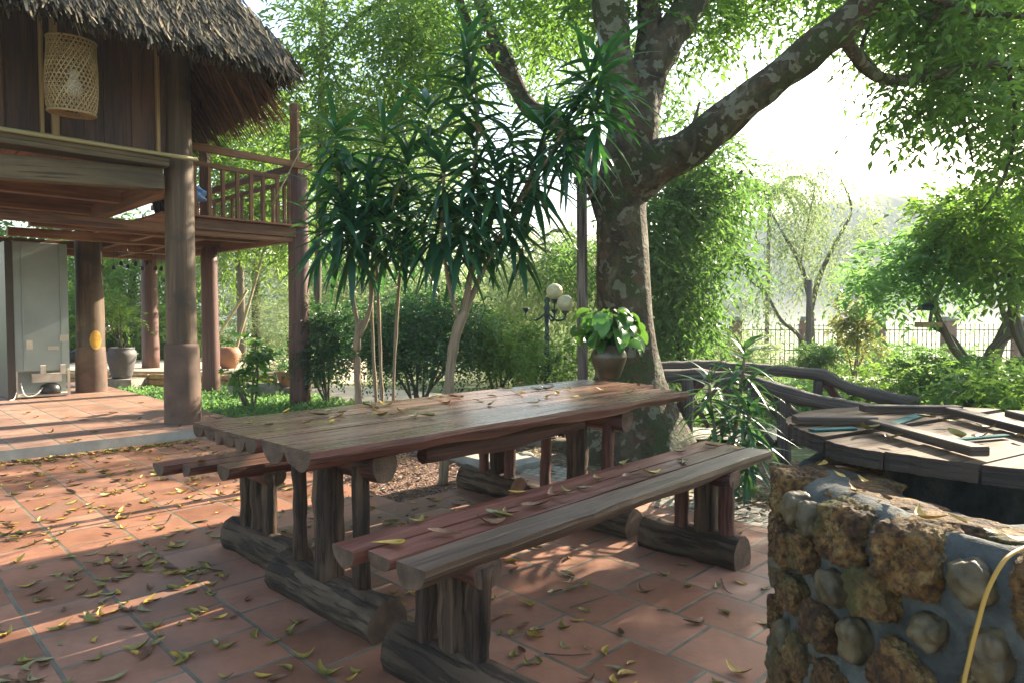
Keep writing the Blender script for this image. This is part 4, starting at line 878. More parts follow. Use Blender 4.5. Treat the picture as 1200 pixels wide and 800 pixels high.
shrub('garden_shrub', 'bush with pale leaves at the foot of the red lamp side post', 640, 425, 10.8, .9, .35, 3600, 'leaf_mid', 6, ll=.08, lw=.035, clumps=18)
shrub('garden_shrub', 'low plants on the right side beside the shade tree stem', 1185, 450, 8.0, .7, .3, 3600, 'leaf_mid', 6, ll=.08, lw=.045, clumps=18)
shrub('garden_shrub', 'dry pale bush behind the small broad leaved shrub', 345, 430, 12, .9, .5, 3600, 'leaf_pale', 6, ll=.08, lw=.03, clumps=18)
# ground cover as stuff
def cover(name, poly, n, leaf, zb, h, ll, lw):
    a, b, c_, d = [np.array(x) for x in poly]; s_ = rng.random(n)[:, None]; t_ = rng.random(n)[:, None]
    p_ = a * (1 - s_) * (1 - t_) + b * s_ * (1 - t_) + c_ * s_ * t_ + d * (1 - s_) * t_
    P = np.concatenate([p_, (zb + rng.random(n)[:, None] * h)], 1); D = rng.normal(size=(n, 3)) + np.array([0, 0, .5])
    V, F, r_ = leaf_geo(P, D, ll * rng.uniform(.6, 1.2, n), lw * rng.uniform(.6, 1.2, n)); return kind(link(name, raw_mesh(name, V, F, r_), M[leaf]), 'stuff')
cover('ground_cover', [UV(3.15, 7.0)[:2], UV(4.9, 7.3)[:2], UV(5.0, 11)[:2], UV(3.15, 12)[:2]], 12000, 'leaf_blue', -.03, .12, .06, .03)
cover('ground_cover', [(-1.5, 7.6), (3.6, 7.4), (5.5, 10.5), (-1.5, 9)], 12000, 'leaf_mid', -.05, .10, .07, .03)
cover('ground_cover', [(4, 7.2), (8.5, 6.5), (12, 12), (4, 13)], 16000, 'leaf_yellow', -.2, .22, .09, .045)
cover('ground_cover', [(3.0, 3.6), (6.5, 3.6), (8.5, 6.8), (3.6, 7.2)], 9000, 'leaf_mid', -.05, .15, .07, .035)
cover('grass', [(3, 15.2), (20, 14), (20, 20), (3, 20)], 15000, 'leaf_yellow', -.42, .3, .16, .03)

# strap-leaved plants
def strap(P, D, Ln, W, bend, rn, nseg=6, roll=0):
    D = Vector(D).normalized(); T = D.cross(Vector((0, 0, 1)))
    if T.length < .05: T = Vector((1, 0, 0))
    T.normalize(); T = Matrix.Rotation(roll, 3, D) @ T; V = []; p_ = Vector(P); d = D
    for i in range(nseg + 1):
        f = i / nseg; wd = W * .5 * max(.02, (min(1, f * 3.2 + .35)) * (1 - f ** 2.6)); Nn = T.cross(d).normalized()
        V += [tuple(p_ + T * wd + Nn * wd * .35), tuple(p_), tuple(p_ - T * wd + Nn * wd * .35)]
        d = (d + Vector((0, 0, -bend / nseg))).normalized(); p_ = p_ + d * (Ln / nseg)
    F = []
    for i in range(nseg): a = i * 3; F += [(a, a + 3, a + 4, a + 1), (a + 1, a + 4, a + 5, a + 2)]
    return np.array(V), np.array(F), np.full(len(V), rn)
def rosette(lst, p, n, ln, w_, h, lean=(0, 0, 0), low=-.2):
    n = int(n * .95); low = max(low, -.85)
    for k in range(n):
        f = k / n; a = k * 2.399 + random.uniform(-.3, .3); el = low + (1.0 - low) * f ** 1.25 + random.uniform(-.2, .2); q_ = Vector(p) + Vector((0, 0, -h + h * f * 1.05))
        d = Vector((math.cos(a) * math.cos(el), math.sin(a) * math.cos(el), math.sin(el))) + Vector(lean)
        lst.append(strap(q_, d, ln * random.uniform(.75, 1.15) * (1 - .2 * f), w_ * random.uniform(.8, 1.15), random.uniform(.3, 1.1), min(1, max(0, random.gauss(.45, .22))), roll=random.uniform(-.5, .5)))
def strap_shrub(label, base, stems, heads, leafm, ln, w_):
    t = root('strap_leaf_shrub', label, 'shrub', base, 0, 'strap leaved shrubs in the bed'); mb = MB()
    for pts, rad in stems: limb(mb, pts, rad, 10, 6, .008, 14)
    mb.build('stem', M['stem'], t); lst = []
    for p_, n, h, s_, low in heads: rosette(lst, p_, n, ln * s_, w_, h, low=low)
    leaves_obj('leaves', lst, M[leafm], t); return t
b1 = PX(519, 566, 4.95)
b1.z = -.03
strap_shrub('tall strap leaved shrub with a forked grey stem rising behind the middle of the table', b1,
    [([b1, PX(524, 500, 4.95), PX(528, 430, 4.95), PX(535, 390, 4.95), PX(545, 365, 4.95)], [.038, .034, .036, .040, .036]),
     ([PX(540, 378, 4.95), PX(530, 350, 4.9), PX(522, 310, 4.9), PX(518, 270, 4.9), PX(520, 200, 4.85)], [.018, .016, .015, .014, .012]),
     ([PX(543, 370, 4.95), PX(550, 330, 4.95), PX(560, 290, 5), PX(555, 220, 5), PX(560, 130, 5), PX(548, 60, 5)], [.026, .022, .018, .015, .013, .010]),
     ([PX(545, 368, 4.95), PX(565, 320, 5.0), PX(590, 270, 5.1), PX(615, 220, 5.1), PX(640, 160, 5.1)], [.022, .018, .016, .014, .010]), ([PX(600, 250, 5.1), PX(640, 190, 5), PX(672, 130, 5), PX(690, 95, 5)], [.014, .012, .010, .008])],
    [(PX(548, 45, 5), 34, .28, .85, -.3), (PX(549, 90, 5), 34, .35, .95, -.3), (PX(555, 150, 5), 38, .45, 1, -.6), (PX(556, 205, 5), 34, .4, 1, -.9), (PX(520, 190, 4.85), 36, .3, 1, -.7), (PX(520, 245, 4.9), 30, .3, 1, -1.1),
     (PX(640, 150, 5.1), 40, .25, 1.1, -.5), (PX(628, 195, 5.1), 34, .25, 1, -1.0), (PX(690, 85, 5), 34, .25, 1, -.5), (PX(665, 140, 5), 34, .25, 1.1, -.8), (PX(600, 240, 5.1), 34, .25, .9, -1.1), (PX(575, 250, 5.2), 28, .25, .9, -1.1), (PX(500, 120, 5.2), 30, .3, .85, -.4), (PX(612, 275, 5.1), 14, .2, .8, -1.0), (PX(505, 245, 5.0), 30, .3, .95, -.9), (PX(540, 250, 4.85), 24, .3, .95, -1.0), (PX(580, 195, 4.95), 32, .3, .95, -.6), (PX(600, 150, 5.2), 28, .3, .9, -.5), (PX(708, 70, 4.9), 30, .25, 1, -.5), (PX(700, 120, 4.9), 26, .25, 1, -.9), (PX(560, 270, 5.0), 16, .2, .8, -1.1)],
    'leaf_strap', .50, .050)
b2 = PX(452, 548, 5.35); b2.z = -.03
strap_shrub('clump of thin stemmed strap leaved shrubs with drooping dark heads, left in the bed', b2,
    [([PX(449, 551, 5.3), PX(441, 470, 5.3), PX(437, 400, 5.3), PX(434, 330, 5.3)], [.016, .015, .014, .013]), ([PX(456, 551, 5.35), PX(448, 470, 5.3), PX(445, 400, 5.3), PX(440, 300, 5.3), PX(420, 250, 5.2)], [.015, .014, .013, .012, .01]),
     ([PX(460, 545, 5.3), PX(462, 430, 5.3), PX(468, 330, 5.3), PX(478, 260, 5.2), PX(470, 190, 5.2)], [.015, .014, .013, .012, .01]), ([PX(421, 552, 5.2), PX(420, 470, 5.2), PX(418, 400, 5.2), PX(424, 375, 5.2)], [.028, .026, .028, .026]),
     ([PX(421, 390, 5.2), PX(414, 350, 5.2), PX(410, 310, 5.2), PX(400, 230, 5.1), PX(394, 180, 5.1)], [.018, .015, .013, .012, .01]), ([PX(421, 395, 5.2), PX(434, 360, 5.2), PX(436, 320, 5.2), PX(440, 240, 5.15)], [.022, .018, .014, .01])],
    [(PX(393, 150, 5.1), 40, .25, .9, -.7), (PX(398, 195, 5.1), 32, .25, .85, -1.0), (PX(440, 205, 5.15), 38, .3, 1, -.6), (PX(432, 235, 5.1), 40, .3, 1.05, -1.0), (PX(478, 180, 5.2), 38, .3, 1, -.6), (PX(475, 235, 5.2), 38, .3, 1, -1.1),
     (PX(400, 232, 5.0), 38, .3, 1.05, -1.1), (PX(452, 250, 5.0), 34, .3, .95, -1.2), (PX(412, 262, 4.95), 26, .25, .9, -1.2), (PX(480, 255, 5.2), 24, .25, .9, -1.2), (PX(450, 150, 5.3), 30, .3, .9, -.4), (PX(375, 265, 5.2), 28, .2, .9, -.9)],
    'leaf_strap', .50, .050)
b3 = PX(850, 560, 4.6); b3.z = -.02
strap_shrub('low strap leaved plant growing between the bench end and the rustic railing', b3,
    [([b3, PX(862, 500, 4.6), PX(871, 430, 4.6), PX(873, 400, 4.6)], [.013, .012, .010, .006]), ([b3, PX(840, 520, 4.6), PX(832, 460, 4.6), PX(832, 430, 4.6)], [.012, .011, .009, .006]), ([b3, PX(868, 530, 4.55), PX(877, 490, 4.5), PX(878, 475, 4.5)], [.012, .011, .009, .006]), ([b3, PX(855, 520, 4.7), PX(850, 470, 4.7)], [.010, .009, .006])],
    [(PX(872, 408, 4.6), 26, .2, .9, -.2), (PX(871, 450, 4.6), 26, .25, .95, -.6), (PX(832, 440, 4.6), 26, .2, .9, -.3), (PX(836, 490, 4.6), 24, .25, .9, -.8), (PX(878, 485, 4.5), 28, .2, .95, -.6), (PX(876, 525, 4.5), 24, .2, .95, -1.1), (PX(850, 475, 4.7), 24, .2, .8, -.4), (PX(855, 540, 4.55), 18, .15, .9, -.9)],
    'leaf_variegated', .40, .038)

# ---------------------------------------------------------------- rustic railings
def railing(label, top, mids, posts, braces):
    t = root('rustic_railing', label, 'railing', Vector((top[0].x, top[0].y, -.03)), 0, 'rustic log railings of the footbridge')
    mb = MB(); limb(mb, top, [.062 + .007 * math.sin(i * 2) for i in range(len(top))], 12, 7, .02, 7); mb.build('rail', M['rail'], t)
    for a in mids: mb = MB(); limb(mb, a, [.028] * len(a), 8, 6, .014, 8); mb.build('lower_rail', M['rail'], t)
    for p_, r in posts: mb = MB(); gz_ = -.05; mb.tube((p_.x, p_.y, gz_), tuple(p_), r, r * .92, 10, 7, jit=.012, jf=8); mb.build('post', M['rail'], t)
    for a, b_, r in braces: mb = MB(); mb.tube(a, b_, r, r * .85, 9, 7, jit=.012, jf=8); mb.build('brace', M['leg_red' if r > .043 else 'rail'], t)
    return t
railing('nearer log railing curving down to the right behind the well', [PX(766, 441, 6.1), PX(800, 440, 6.1), PX(850, 441, 6.05), PX(885, 448, 5.9), PX(920, 460, 5.6), PX(965, 471, 5.3), PX(1010, 480, 5.0), PX(1045, 487, 4.8)], [],
    [(PX(806, 445, 6.0), .055), (PX(919, 462, 5.6), .06), (PX(1040, 490, 4.8), .05)],
    [(PX(822, 447, 6.05), PX(775, 500, 6.05), .044), (PX(870, 450, 5.95), PX(925, 500, 5.6), .038), (PX(895, 455, 5.8), PX(975, 520, 5.3), .042), (PX(845, 447, 6.0), PX(905, 520, 5.7), .038)])
railing('farther log railing whose rail ends at a short post on the right', [PX(770, 430, 6.9), PX(815, 429, 6.9), PX(870, 431, 6.9), PX(930, 436, 6.8), PX(965, 440, 6.7), PX(990, 452, 6.5), PX(1030, 463, 6.2), PX(1078, 472, 6.0)], [],
    [(PX(851, 436, 6.9), .055), (PX(959, 446, 6.7), .055), (PX(1068, 477, 6.0), .07)],
    [(PX(965, 446, 6.7), PX(1015, 505, 6.4), .046), (PX(795, 437, 6.9), PX(830, 500, 6.9), .038), (PX(845, 447, 6.8), PX(800, 500, 6.9), .038)])

# iron fence with brick posts
FY = 20.0; fz = -.42
fence = root('iron_fence', 'ornamental iron fence with brick posts along the edge of the field', 'fence', (9, FY, fz))
def fx(x): return (x - 600) / 800 * FY
xs = [fx(862) + 2.08 * k for k in range(-2, 8)]
for k, x in enumerate(xs):
    mb = MB(); mb.box((x, FY, fz + .72), (.30, .30, 1.5), 0); o = mb.build('brick_post', M['brick_post'], fence); mb = MB(); mb.box((x, FY, fz + 1.50), (.38, .38, .07)); mb.box((x, FY, fz + 1.56), (.26, .26, .06)); mb.build('post_cap', M['concrete'], o)
for k in range(len(xs) - 1):
    x0, x1 = xs[k] + .16, xs[k + 1] - .16; mb = MB()
    for z in (.18, .62, 1.20): mb.beam((x0, FY, fz + z), (x1, FY, fz + z), .03, .03)
    m_ = 13
    for i in range(m_):
        x = x0 + (x1 - x0) * (i + .5) / m_; mb.tube((x, FY, fz + .1), (x, FY, fz + 1.33), .012, .012, 5); mb.tube((x, FY, fz + 1.33), (x, FY, fz + 1.41), .018, .002, 5)
        if i % 2 == 0:
            for zc, rr in ((.78, .055), (1.07, .06), (.40, .05)):
                pts = [(x + rr * math.cos(a) + .07, FY, fz + zc + rr * math.sin(a)) for a in np.linspace(0, 5.4, 9)]; mb.sweep(pts, circ(4), .008, up=(0, 1, 0))
    mb.build('railing_panel', M['rust_iron'], fence)
mb = MB(); mb.box((10, FY, fz + .02), (22, .25, .24)); mb.build('plinth', M['concrete'], fence)
g = PX(948, 372, 17.5); go = root('wooden_post', 'weathered post standing beside the forked slender tree', 'post', (g.x, g.y, -.4)); mb = MB(); mb.tube((g.x, g.y, -.4), (g.x, g.y, PX(0, 328, 17.5).z), .085, .075, 8, 4); mb.build('shaft', M['thin_bark'], go)

# tall red-brown post with a short arm behind the table
tp = PX(683, 560, 6.0); tpz = PX(683, 208, 6.0).z
pl = root('timber_post', 'tall dark timber post with small top bracket, left of the giant tree', 'post', (tp.x, tp.y, -.03))
mb = MB(); mb.beam((tp.x, tp.y, -.03), (tp.x - .02, tp.y, tpz), .085, .085, up=(0, 1, 0), jit=.004, n=12); mb.build('shaft', M['rail'], pl)
mb = MB(); z = PX(0, 216, 6.0).z; mb.beam((tp.x - .09, tp.y, z + .03), (tp.x + .26, tp.y, z - .01), .05, .06, jit=.008, n=6); mb.beam((tp.x + .03, tp.y, z - .14), (tp.x + .13, tp.y, z - .02), .03, .03); mb.build('bracket', M['stem'], pl)

# lamp post with globes
lp = PX(641, 440, 10.3); lamp = root('garden_lamp', 'green iron lamp post with two cream globes behind the table', 'lamp', (lp.x, lp.y, gzs(lp.x, lp.y)))
z1 = PX(0, 358, 10.3).z; s = 10.3 / 800
mb = MB(); mb.tube((lp.x, lp.y, -.1), (lp.x, lp.y, z1), .045, .035, 12); mb.lathe((lp.x, lp.y, z1 - .08), [(.035, -.12), (.06, -.08), (.04, -.02), (.055, .05), (.03, .10), (.05, .16), (.02, .20)], 14); mb.build('pole', M['iron'], lamp)
for dx, dy, dz, gl in ((-.32, .05, .02, 0), (.10, -.15, .0, 0), (.27, -.05, -.02, 1), (.12, .12, .16, 1)):
    mb = MB(); c = Vector((lp.x, lp.y, z1 - .1)); e = c + Vector((dx, dy, dz)); limb(mb, [c, c + Vector((dx * .5, dy * .5, -.12)), c + Vector((dx * .95, dy, -.10)), e], [.018, .017, .016, .014], 8, 6)
    mb.lathe(e, [(.01, -.03), (.04, 0), (.055, .03), (.05, .04), (.0, .035)], 12); o = mb.build('arm', M['iron'], lamp)
    if gl:
        gc = e + Vector((0, 0, .15)); MB().lathe(gc, [(max(.001, .125 * math.sin(t_)), -.125 * math.cos(t_)) for t_ in np.linspace(.15, math.pi, 16)], 28).build('globe', M['globe'], lamp)

# ---------------------------------------------------------------- things at the house
# basket lantern
bc = PX(84, 91, 5.9); bt = root('basket_lantern', 'woven bamboo basket lampshade hanging under the thatch eave', 'lamp', (bc.x, bc.y, bc.z))
def basket(c, r, h, tilt=0):
    mb = MB(); N_ = 34; hw = .0035
    def rad(f): return r * (.93 + .07 * math.sin(math.pi * min(1, f * 1.2))) if f > .06 else r * .90
    def pt(a, f): return Vector((math.cos(a) * rad(f), math.sin(a) * rad(f), h * (f - .5)))
    rows = 17
    for k in range(rows + 1):
        f = k / rows; n = 48; q_ = [pt(2 * math.pi * i / n, f) for i in range(n + 1)]; mb.sweep(q_, [(-.0025, -hw), (.0025, -hw), (.0025, hw), (-.0025, hw)], ends=False)
    turns = (rows / N_) * 1.0 * math.pi * 1.0
    for sgn in (-1, 1):
        for k in range(N_):
            a0 = 2 * math.pi * k / N_; n = 26; q_ = [pt(a0 + sgn * turns * 2 * (i / n - .5) * .55, i / n) * (1 + .004 * sgn) for i in range(n + 1)]
            mb.sweep(q_, [(-.0022, -.0045), (.0022, -.0045), (.0022, .0045), (-.0022, .0045)], ends=False, up=(0, 0, 1))
    for zz, rr in ((-.5, .012), (.5, .010)):
        q_ = [Vector((math.cos(2 * math.pi * i / 48) * rad(zz + .5), math.sin(2 * math.pi * i / 48) * rad(zz + .5), h * zz)) for i in range(49)]; mb.sweep(q_, circ(6), rr, ends=False)
    # woven bottom: spokes over a shallow cone with the round opening in the middle
    for sgn in (-1, 1):
        for k in range(30):
            a0 = 2 * math.pi * k / 30; q_ = []
            for i in range(10): f = i / 9; q_.append(Vector((math.cos(a0 + sgn * f * .9) * (rad(0) * (1 - f) + .06 * f), math.sin(a0 + sgn * f * .9) * (rad(0) * (1 - f) + .06 * f), -h / 2 - .004 + .02 * f)))
            mb.sweep(q_, [(-.004, -.0015), (.004, -.0015), (.004, .0015), (-.004, .0015)], ends=False)
    for v_ in mb.v:
        v_.rotate(Matrix.Rotation(R(3), 3, 'Y')); v_.rotate(Matrix.Rotation(R(3), 3, 'X')); v_ += c
    return mb
basket(bc, .195, .60).build('shade', M['basket'], bt)
mb = MB(); mb.lathe(bc + Vector((.02, 0, -.06)), [(0, -.11), (.05, -.10), (.065, -.05), (.06, 0), (.035, .05), (.03, .12), (0, .13)], 18); mb.build('bulb', M['white'], bt)
mb = MB(); mb.tube(bc + Vector((.02, 0, .05)), bc + Vector((.02, 0, .75)), .006, .006, 6); mb.build('cord', M['black'], bt)

# fridge seen from behind
fp0 = Vector((-6.6, 9.06, 0)); fp1 = fp0 + Vector((q2, q2, 0)) * .62; fdir = (fp1 - fp0); fdir.z = 0; W_ = fdir.length; fdir.normalize(); fn = Vector((-fdir.y, fdir.x, 0)); fh = 2.10
fr = root('fridge', 'tall metal fridge seen from its back, compressor showing at the bottom', 'fridge', (fp0.x, fp0.y, .09))
def FP(a, d, z): return Vector((fp0.x, fp0.y, .09)) + fdir * a + fn * d + Vector((0, 0, z))
rzf = math.atan2(fdir.y, fdir.x)
mb = MB(); mb.beam(FP(0, .34, .36 + .87), FP(W_, .34, .36 + .87), .64, 1.74, bev=.012); mb.beam(FP(0, .45, .2), FP(W_, .45, .2), .42, .36); mb.build('cabinet', M['steel'], fr)
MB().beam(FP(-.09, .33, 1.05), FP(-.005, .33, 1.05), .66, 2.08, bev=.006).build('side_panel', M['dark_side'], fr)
mb = MB(); mb.beam(FP(.085, -.006, 1.24), FP(.10, -.006, 1.24), .02, 1.70); mb.beam(FP(W_ - .10, -.006, 1.24), FP(W_ - .085, -.006, 1.24), .02, 1.70); mb.build('back_rib', M['steel'], fr)
mb = MB(); mb.beam(FP(0, .12, .03), FP(W_, .12, .03), .22, .03); mb.beam(FP(.0, .02, .2), FP(.02, .02, .2), .03, .36); mb.beam(FP(W_ - .03, .02, .2), FP(W_, .02, .2), .03, .36); mb.build('base_frame', M['white_metal'], fr)
MB().beam(FP(.18, .03, .27), FP(W_ - .1, .03, .27), .05, .12).build('drip_tray', M['white_metal'], fr)
for a in (.27, .50): MB().beam(FP(a, -.02, .38), FP(a + .06, -.02, .38), .03, .13).build('bracket', M['white_metal'], fr)
MB().lathe(FP(.40, .08, .05), [(0, 0), (.12, 0), (.125, .06), (.11, .11), (.06, .14), (0, .145)], 20).build('compressor', M['black'], fr)
mb = MB(); limb(mb, [FP(.05, 0, .22), FP(.08, -.05, .06), FP(.18, -.04, .04), (FP(.26, -.02, .10)), FP(.3, .02, .14)], [.008] * 5, 6, 5); limb(mb, [FP(.0, 0, .1), FP(-.04, -.08, .02), FP(-.1, -.14, .01)], [.006] * 3, 6, 5); mb.build('pipe', M['white'], fr)
for a, z, w_, h_ in ((.12, .62, .07, .12), (.36, .57, .13, .05), (W_ - .12, .70, .11, .09)): MB().beam(FP(a, -.018 if a > .3 else -.02, z + .1), FP(a + w_, -.018, z + .1), .004, h_).build('label', M['paper'], fr)

# motorcycle standing behind the fridge
mc = PX(70, 455, 10.9); mc.z = .09
mo = root('motorcycle', 'dark motorcycle half hidden behind the fridge and the thick post', 'motorcycle', mc, R(20))
for x in (-.62, .62):
    mb = MB(); q_ = [Vector((x + .27 * math.cos(a), 0, .30 + .27 * math.sin(a))) for a in np.linspace(0, 2 * math.pi, 29)]; mb.sweep(q_, circ(8), .04, up=(0, 1, 0), ends=False); wl = mb.build('wheel', M['rubber'], mo, world=False)
    mb = MB()
    for k in range(8): a = k * math.pi / 4; mb.tube((x, 0, .30), (x + .24 * math.cos(a), 0, .30 + .24 * math.sin(a)), .006, .006, 4)
    mb.tube((x, -.05, .30), (x, .05, .30), .03, .03, 10); mb.build('rim', M['chrome'], wl, world=False)
mb = MB(); limb(mb, [(-.6, 0, .62), (-.2, 0, .55), (.2, 0, .45), (.45, 0, .75), (.55, 0, .95)], [.06, .12, .10, .08, .05], 10, 5); mb.build('body', M['black'], mo, world=False)
mb = MB(); limb(mb, [(-.65, 0, .80), (-.3, 0, .80), (.1, 0, .74)], [.07, .10, .07], 10, 5); mb.build('seat', M['rubber'], mo, world=False)
mb = MB(); limb(mb, [(.5, -.33, 1.02), (.58, 0, .98), (.5, .33, 1.02)], [.015] * 3, 8, 5); mb.tube((.55, 0, .98), (.62, 0, .30), .03, .025, 8); mb.build('handlebar', M['black'], mo, world=False)
MB().lathe((.66, 0, .92), [(0, -.08), (.08, -.06), (.09, 0), (.06, .06), (0, .08)], 14).build('headlight', M['chrome'], mo, world=False)

# grey planter with a thin shrub on the low terrace wall
gp = PX(143, 443, 11.2); gpz = .09
gp.z = PX(143, 443, 11.2).z
plw = root('planter_plinth', 'small stone block under the grey planter jar', 'plinth', (gp.x, gp.y, gpz)); MB().box((gp.x, gp.y, (gp.z - .03) / 2 + .0), (.55, .45, gp.z + .03)).build('block', M['stone'], plw)
po = root('planter_jar', 'large dark grey planter jar with a thin leafy shrub, beside the thick post', 'planter', gp)
MB().lathe(gp + Vector((0, 0, .018)), [(0, 0), (.14, 0), (.16, .05), (.20, .25), (.225, .36), (.215, .43), (.19, .455), (.20, .47), (.20, .49), (.17, .49), (.15, .43), (0, .42)], 28).build('jar', M['grey_pot'], po)
bl = []; mb = MB()
for k in range(6):
    e = gp + Vector((random.uniform(-.28, .28), random.uniform(-.2, .2), random.uniform(.9, 1.5))); limb(mb, [gp + Vector((0, 0, .42)), gp.lerp(e, .5) + Vector((0, 0, .2)), e], [.012, .009, .004], 5, 4); bl.append((tuple(e), .2, 90))
mb.build('stem', M['thin_bark'], po); foliage('foliage', M['leaf_yellow'], po, bl, per=6, tl=.2, ll=.07, lw=.035)
# low stone wall of the far terrace
sw = root('stone_wall', 'low honey coloured dry stone wall at the edge of the far terrace', 'wall', (-6.0, 11.5, 0)); st_m = plain('honey_stone', (.45, .29, .13), .85, 0, .4, 9, .6, .4, .02)
mb = MB()
a0, a1 = Vector((-8.2, 11.85, 0)), Vector((-3.95, 11.25, 0))
for row in range(3):
    x = 0; Lw = (a1 - a0).length; d = (a1 - a0).normalized()
    while x < Lw: w_ = random.uniform(.14, .30); mb.beam(a0 + d * x + Vector((0, random.uniform(-.02, .01), -.02 + row * .10)), a0 + d * min(Lw, x + w_ - .012) + Vector((0, random.uniform(-.02, .01), -.02 + row * .10)), .16, .09, jit=.02, n=4, bev=.02); x += w_
mb.build('stones', st_m, sw)
for x, y, Y, s_, lab in ((300, 463, 9.9, (.75, .28, .26), 'dark worn stone bench block in the ground cover'), (337, 462, 10.0, (.38, .3, .20), 'pale concrete block carrying a clay pot')):
    c = PX(x, y, Y); t = root('stone_block', lab, 'stone block', (c.x, c.y, -.03)); rock('block', (c.x, c.y, s_[2] / 2 - .03), ((1, 0, 0), (0, 1, 0), (0, 0, 1)), (s_[0] / 2, s_[1] / 2, s_[2] / 2), M['stone'], t, .08, .9, 4)
    if 'clay' in lab:
        t2 = root('clay_pot', 'clay pot standing on the pale concrete block', 'flower pot', (c.x, c.y, .175)); MB().lathe((c.x, c.y, .175), [(0, 0), (.09, 0), (.13, .10), (.15, .2), (.14, .22), (.12, .2), (0, .19)], 20).build('pot', M['clay_pot'], t2)
        foliage('foliage', M['leaf_dark'], t2, [((c.x, c.y, .55), .16, 260)], per=6, tl=.2, ll=.08, lw=.03)
c = PX(268, 423, 12.3); t = root('clay_pot', 'rounded clay jar half hidden behind the broad leaved shrub', 'flower pot', (c.x, c.y, .26)); MB().lathe((c.x, c.y, .262), [(0, 0), (.12, 0), (.2, .15), (.22, .26), (.17, .36), (.13, .38), (0, .36)], 22).build('pot', M['clay_pot'], t)

# bells below the balcony
for k in range(8):
    x = 133 + k * 8 + random.uniform(-2, 2); p0 = PX(x, 300, 10.6); zb = PX(x, random.uniform(307, 315), 10.6).z; zt_ = 2.28
    t = root('wind_bell', 'small black bell on a thread under the balcony boards', 'bell', (p0.x, p0.y, zb), 0, 'little bells hung under the balcony'); MB().lathe((p0.x, p0.y, zb), [(.032, -.03), (.028, 0), (.018, .03), (.0, .035)], 10).build('bell', M['black'], t); MB().tube((p0.x, p0.y, zb + .03), (p0.x, p0.y, zt_), .003, .003, 4).build('thread', M['black'], t)
# crate and basket on the balcony
c = UV(3.15, 9.2, 2.35); t = root('wicker_basket', 'dark wicker basket standing on the balcony behind the railing', 'basket', c); mb = MB(); mb.lathe(c, [(0, .002), (.2, .002), (.24, .15), (.26, .30), (.25, .30), (.22, .1)], 22); mb.build('wicker', M['lid_edge'], t)
mb = MB()
for k in range(14):
    a = 2 * math.pi * k / 14
    for sg in (-1, 1): mb.sweep([c + Vector((math.cos(a + sg * f * .5) * (.205 + .06 * f), math.sin(a + sg * f * .5) * (.205 + .06 * f), .3 * f)) for f in np.linspace(0, 1, 7)], circ(4), .007, ends=False)
mb.build('weave', M['lid'], t)
t = root('blue_sack', 'blue and white sack lying on top of the wicker basket', 'sack', c + Vector((0, 0, .31))); rock('sack', c + Vector((0, 0, .40)), ((1, 0, 0), (0, 1, 0), (0, 0, 1)), (.34, .24, .095), M['blue'], t, .12, .5, 4)
# leaning bamboo sticks in the left background
for (a, b_, lab) in (((272, 425, 13), (312, 285, 13.5), 'pale bamboo pole leaning behind the balcony posts'), ((258, 390, 14), (290, 340, 14), 'shorter dark stick leaning beside the pale bamboo pole')):
    p0, p1 = PX(*a), PX(*b_); p0 = p0 + (p0 - p1).normalized() * (p0.z + .1) / max(.1, (p1 - p0).normalized().z); t = root('leaning_pole', lab, 'pole', p0); MB().tube(p0, p1, .035, .028, 8, 8, jit=.01).build('shaft', M['bamboo' if 'pale' in lab else 'thin_bark'], t)
# bucket, stones and bits near the tree
bk = PX(630, 540, 6.4); bk.z = -.01
t = root('bucket', 'grey bucket standing on the soil under the far end of the table', 'bucket', bk); MB().lathe(bk, [(0, .002), (.11, .002), (.14, .22), (.15, .225), (.15, .24), (.13, .24), (.105, .02), (0, .02)], 26).build('pail', M['bucket'], t)
q_ = [bk + Vector((.145 * math.cos(a), .02, .23 + .03 * math.sin(a))) for a in np.linspace(0, math.pi, 12)]; mb = MB(); mb.sweep(q_, circ(5), .003); mb.build('handle', M['chrome'], t)
for k in range(10):
    c = PX(random.choice([603, 612, 640, 655, 735, 728, 700, 590]) + random.uniform(-6, 6), 540, random.uniform(5.6, 6.9)); r_ = random.uniform(.05, .10)
    o = rock('garden_stone', (c.x, c.y, -.01 + r_ * .35), ((1, 0, 0), (0, 1, 0), (0, 0, 1)), (r_, r_ * .8, r_ * .6), M['pebble' if k % 2 else 'stone'], None, .25, .2, 3, seed=k)
    bpy.context.view_layer.update(); tag(o, 'rounded stone lying on the soil around the foot of the giant tree', 'stone', 'stones round the tree foot')
# hanging bird feeder, lantern
bf = PX(1088, 372, 9.3); t = root('bird_feeder', 'small wooden tray bird feeder hanging from the shade tree', 'bird feeder', bf); MB().box(bf + Vector((0, 0, -.1)), (.26, .2, .07)).build('tray', M['light_strip'], t)
mb = MB()
for dx in (-.11, .11): mb.tube(bf + Vector((dx, 0, -.07)), bf + Vector((0, 0, .42)), .004, .004, 4)
mb.build('string', M['black'], t); MB().lathe(bf + Vector((0, 0, .12)), [(.0, .09), (.10, .05), (.15, -.02), (.0, -.03)], 14).build('roof', M['iron'], t)
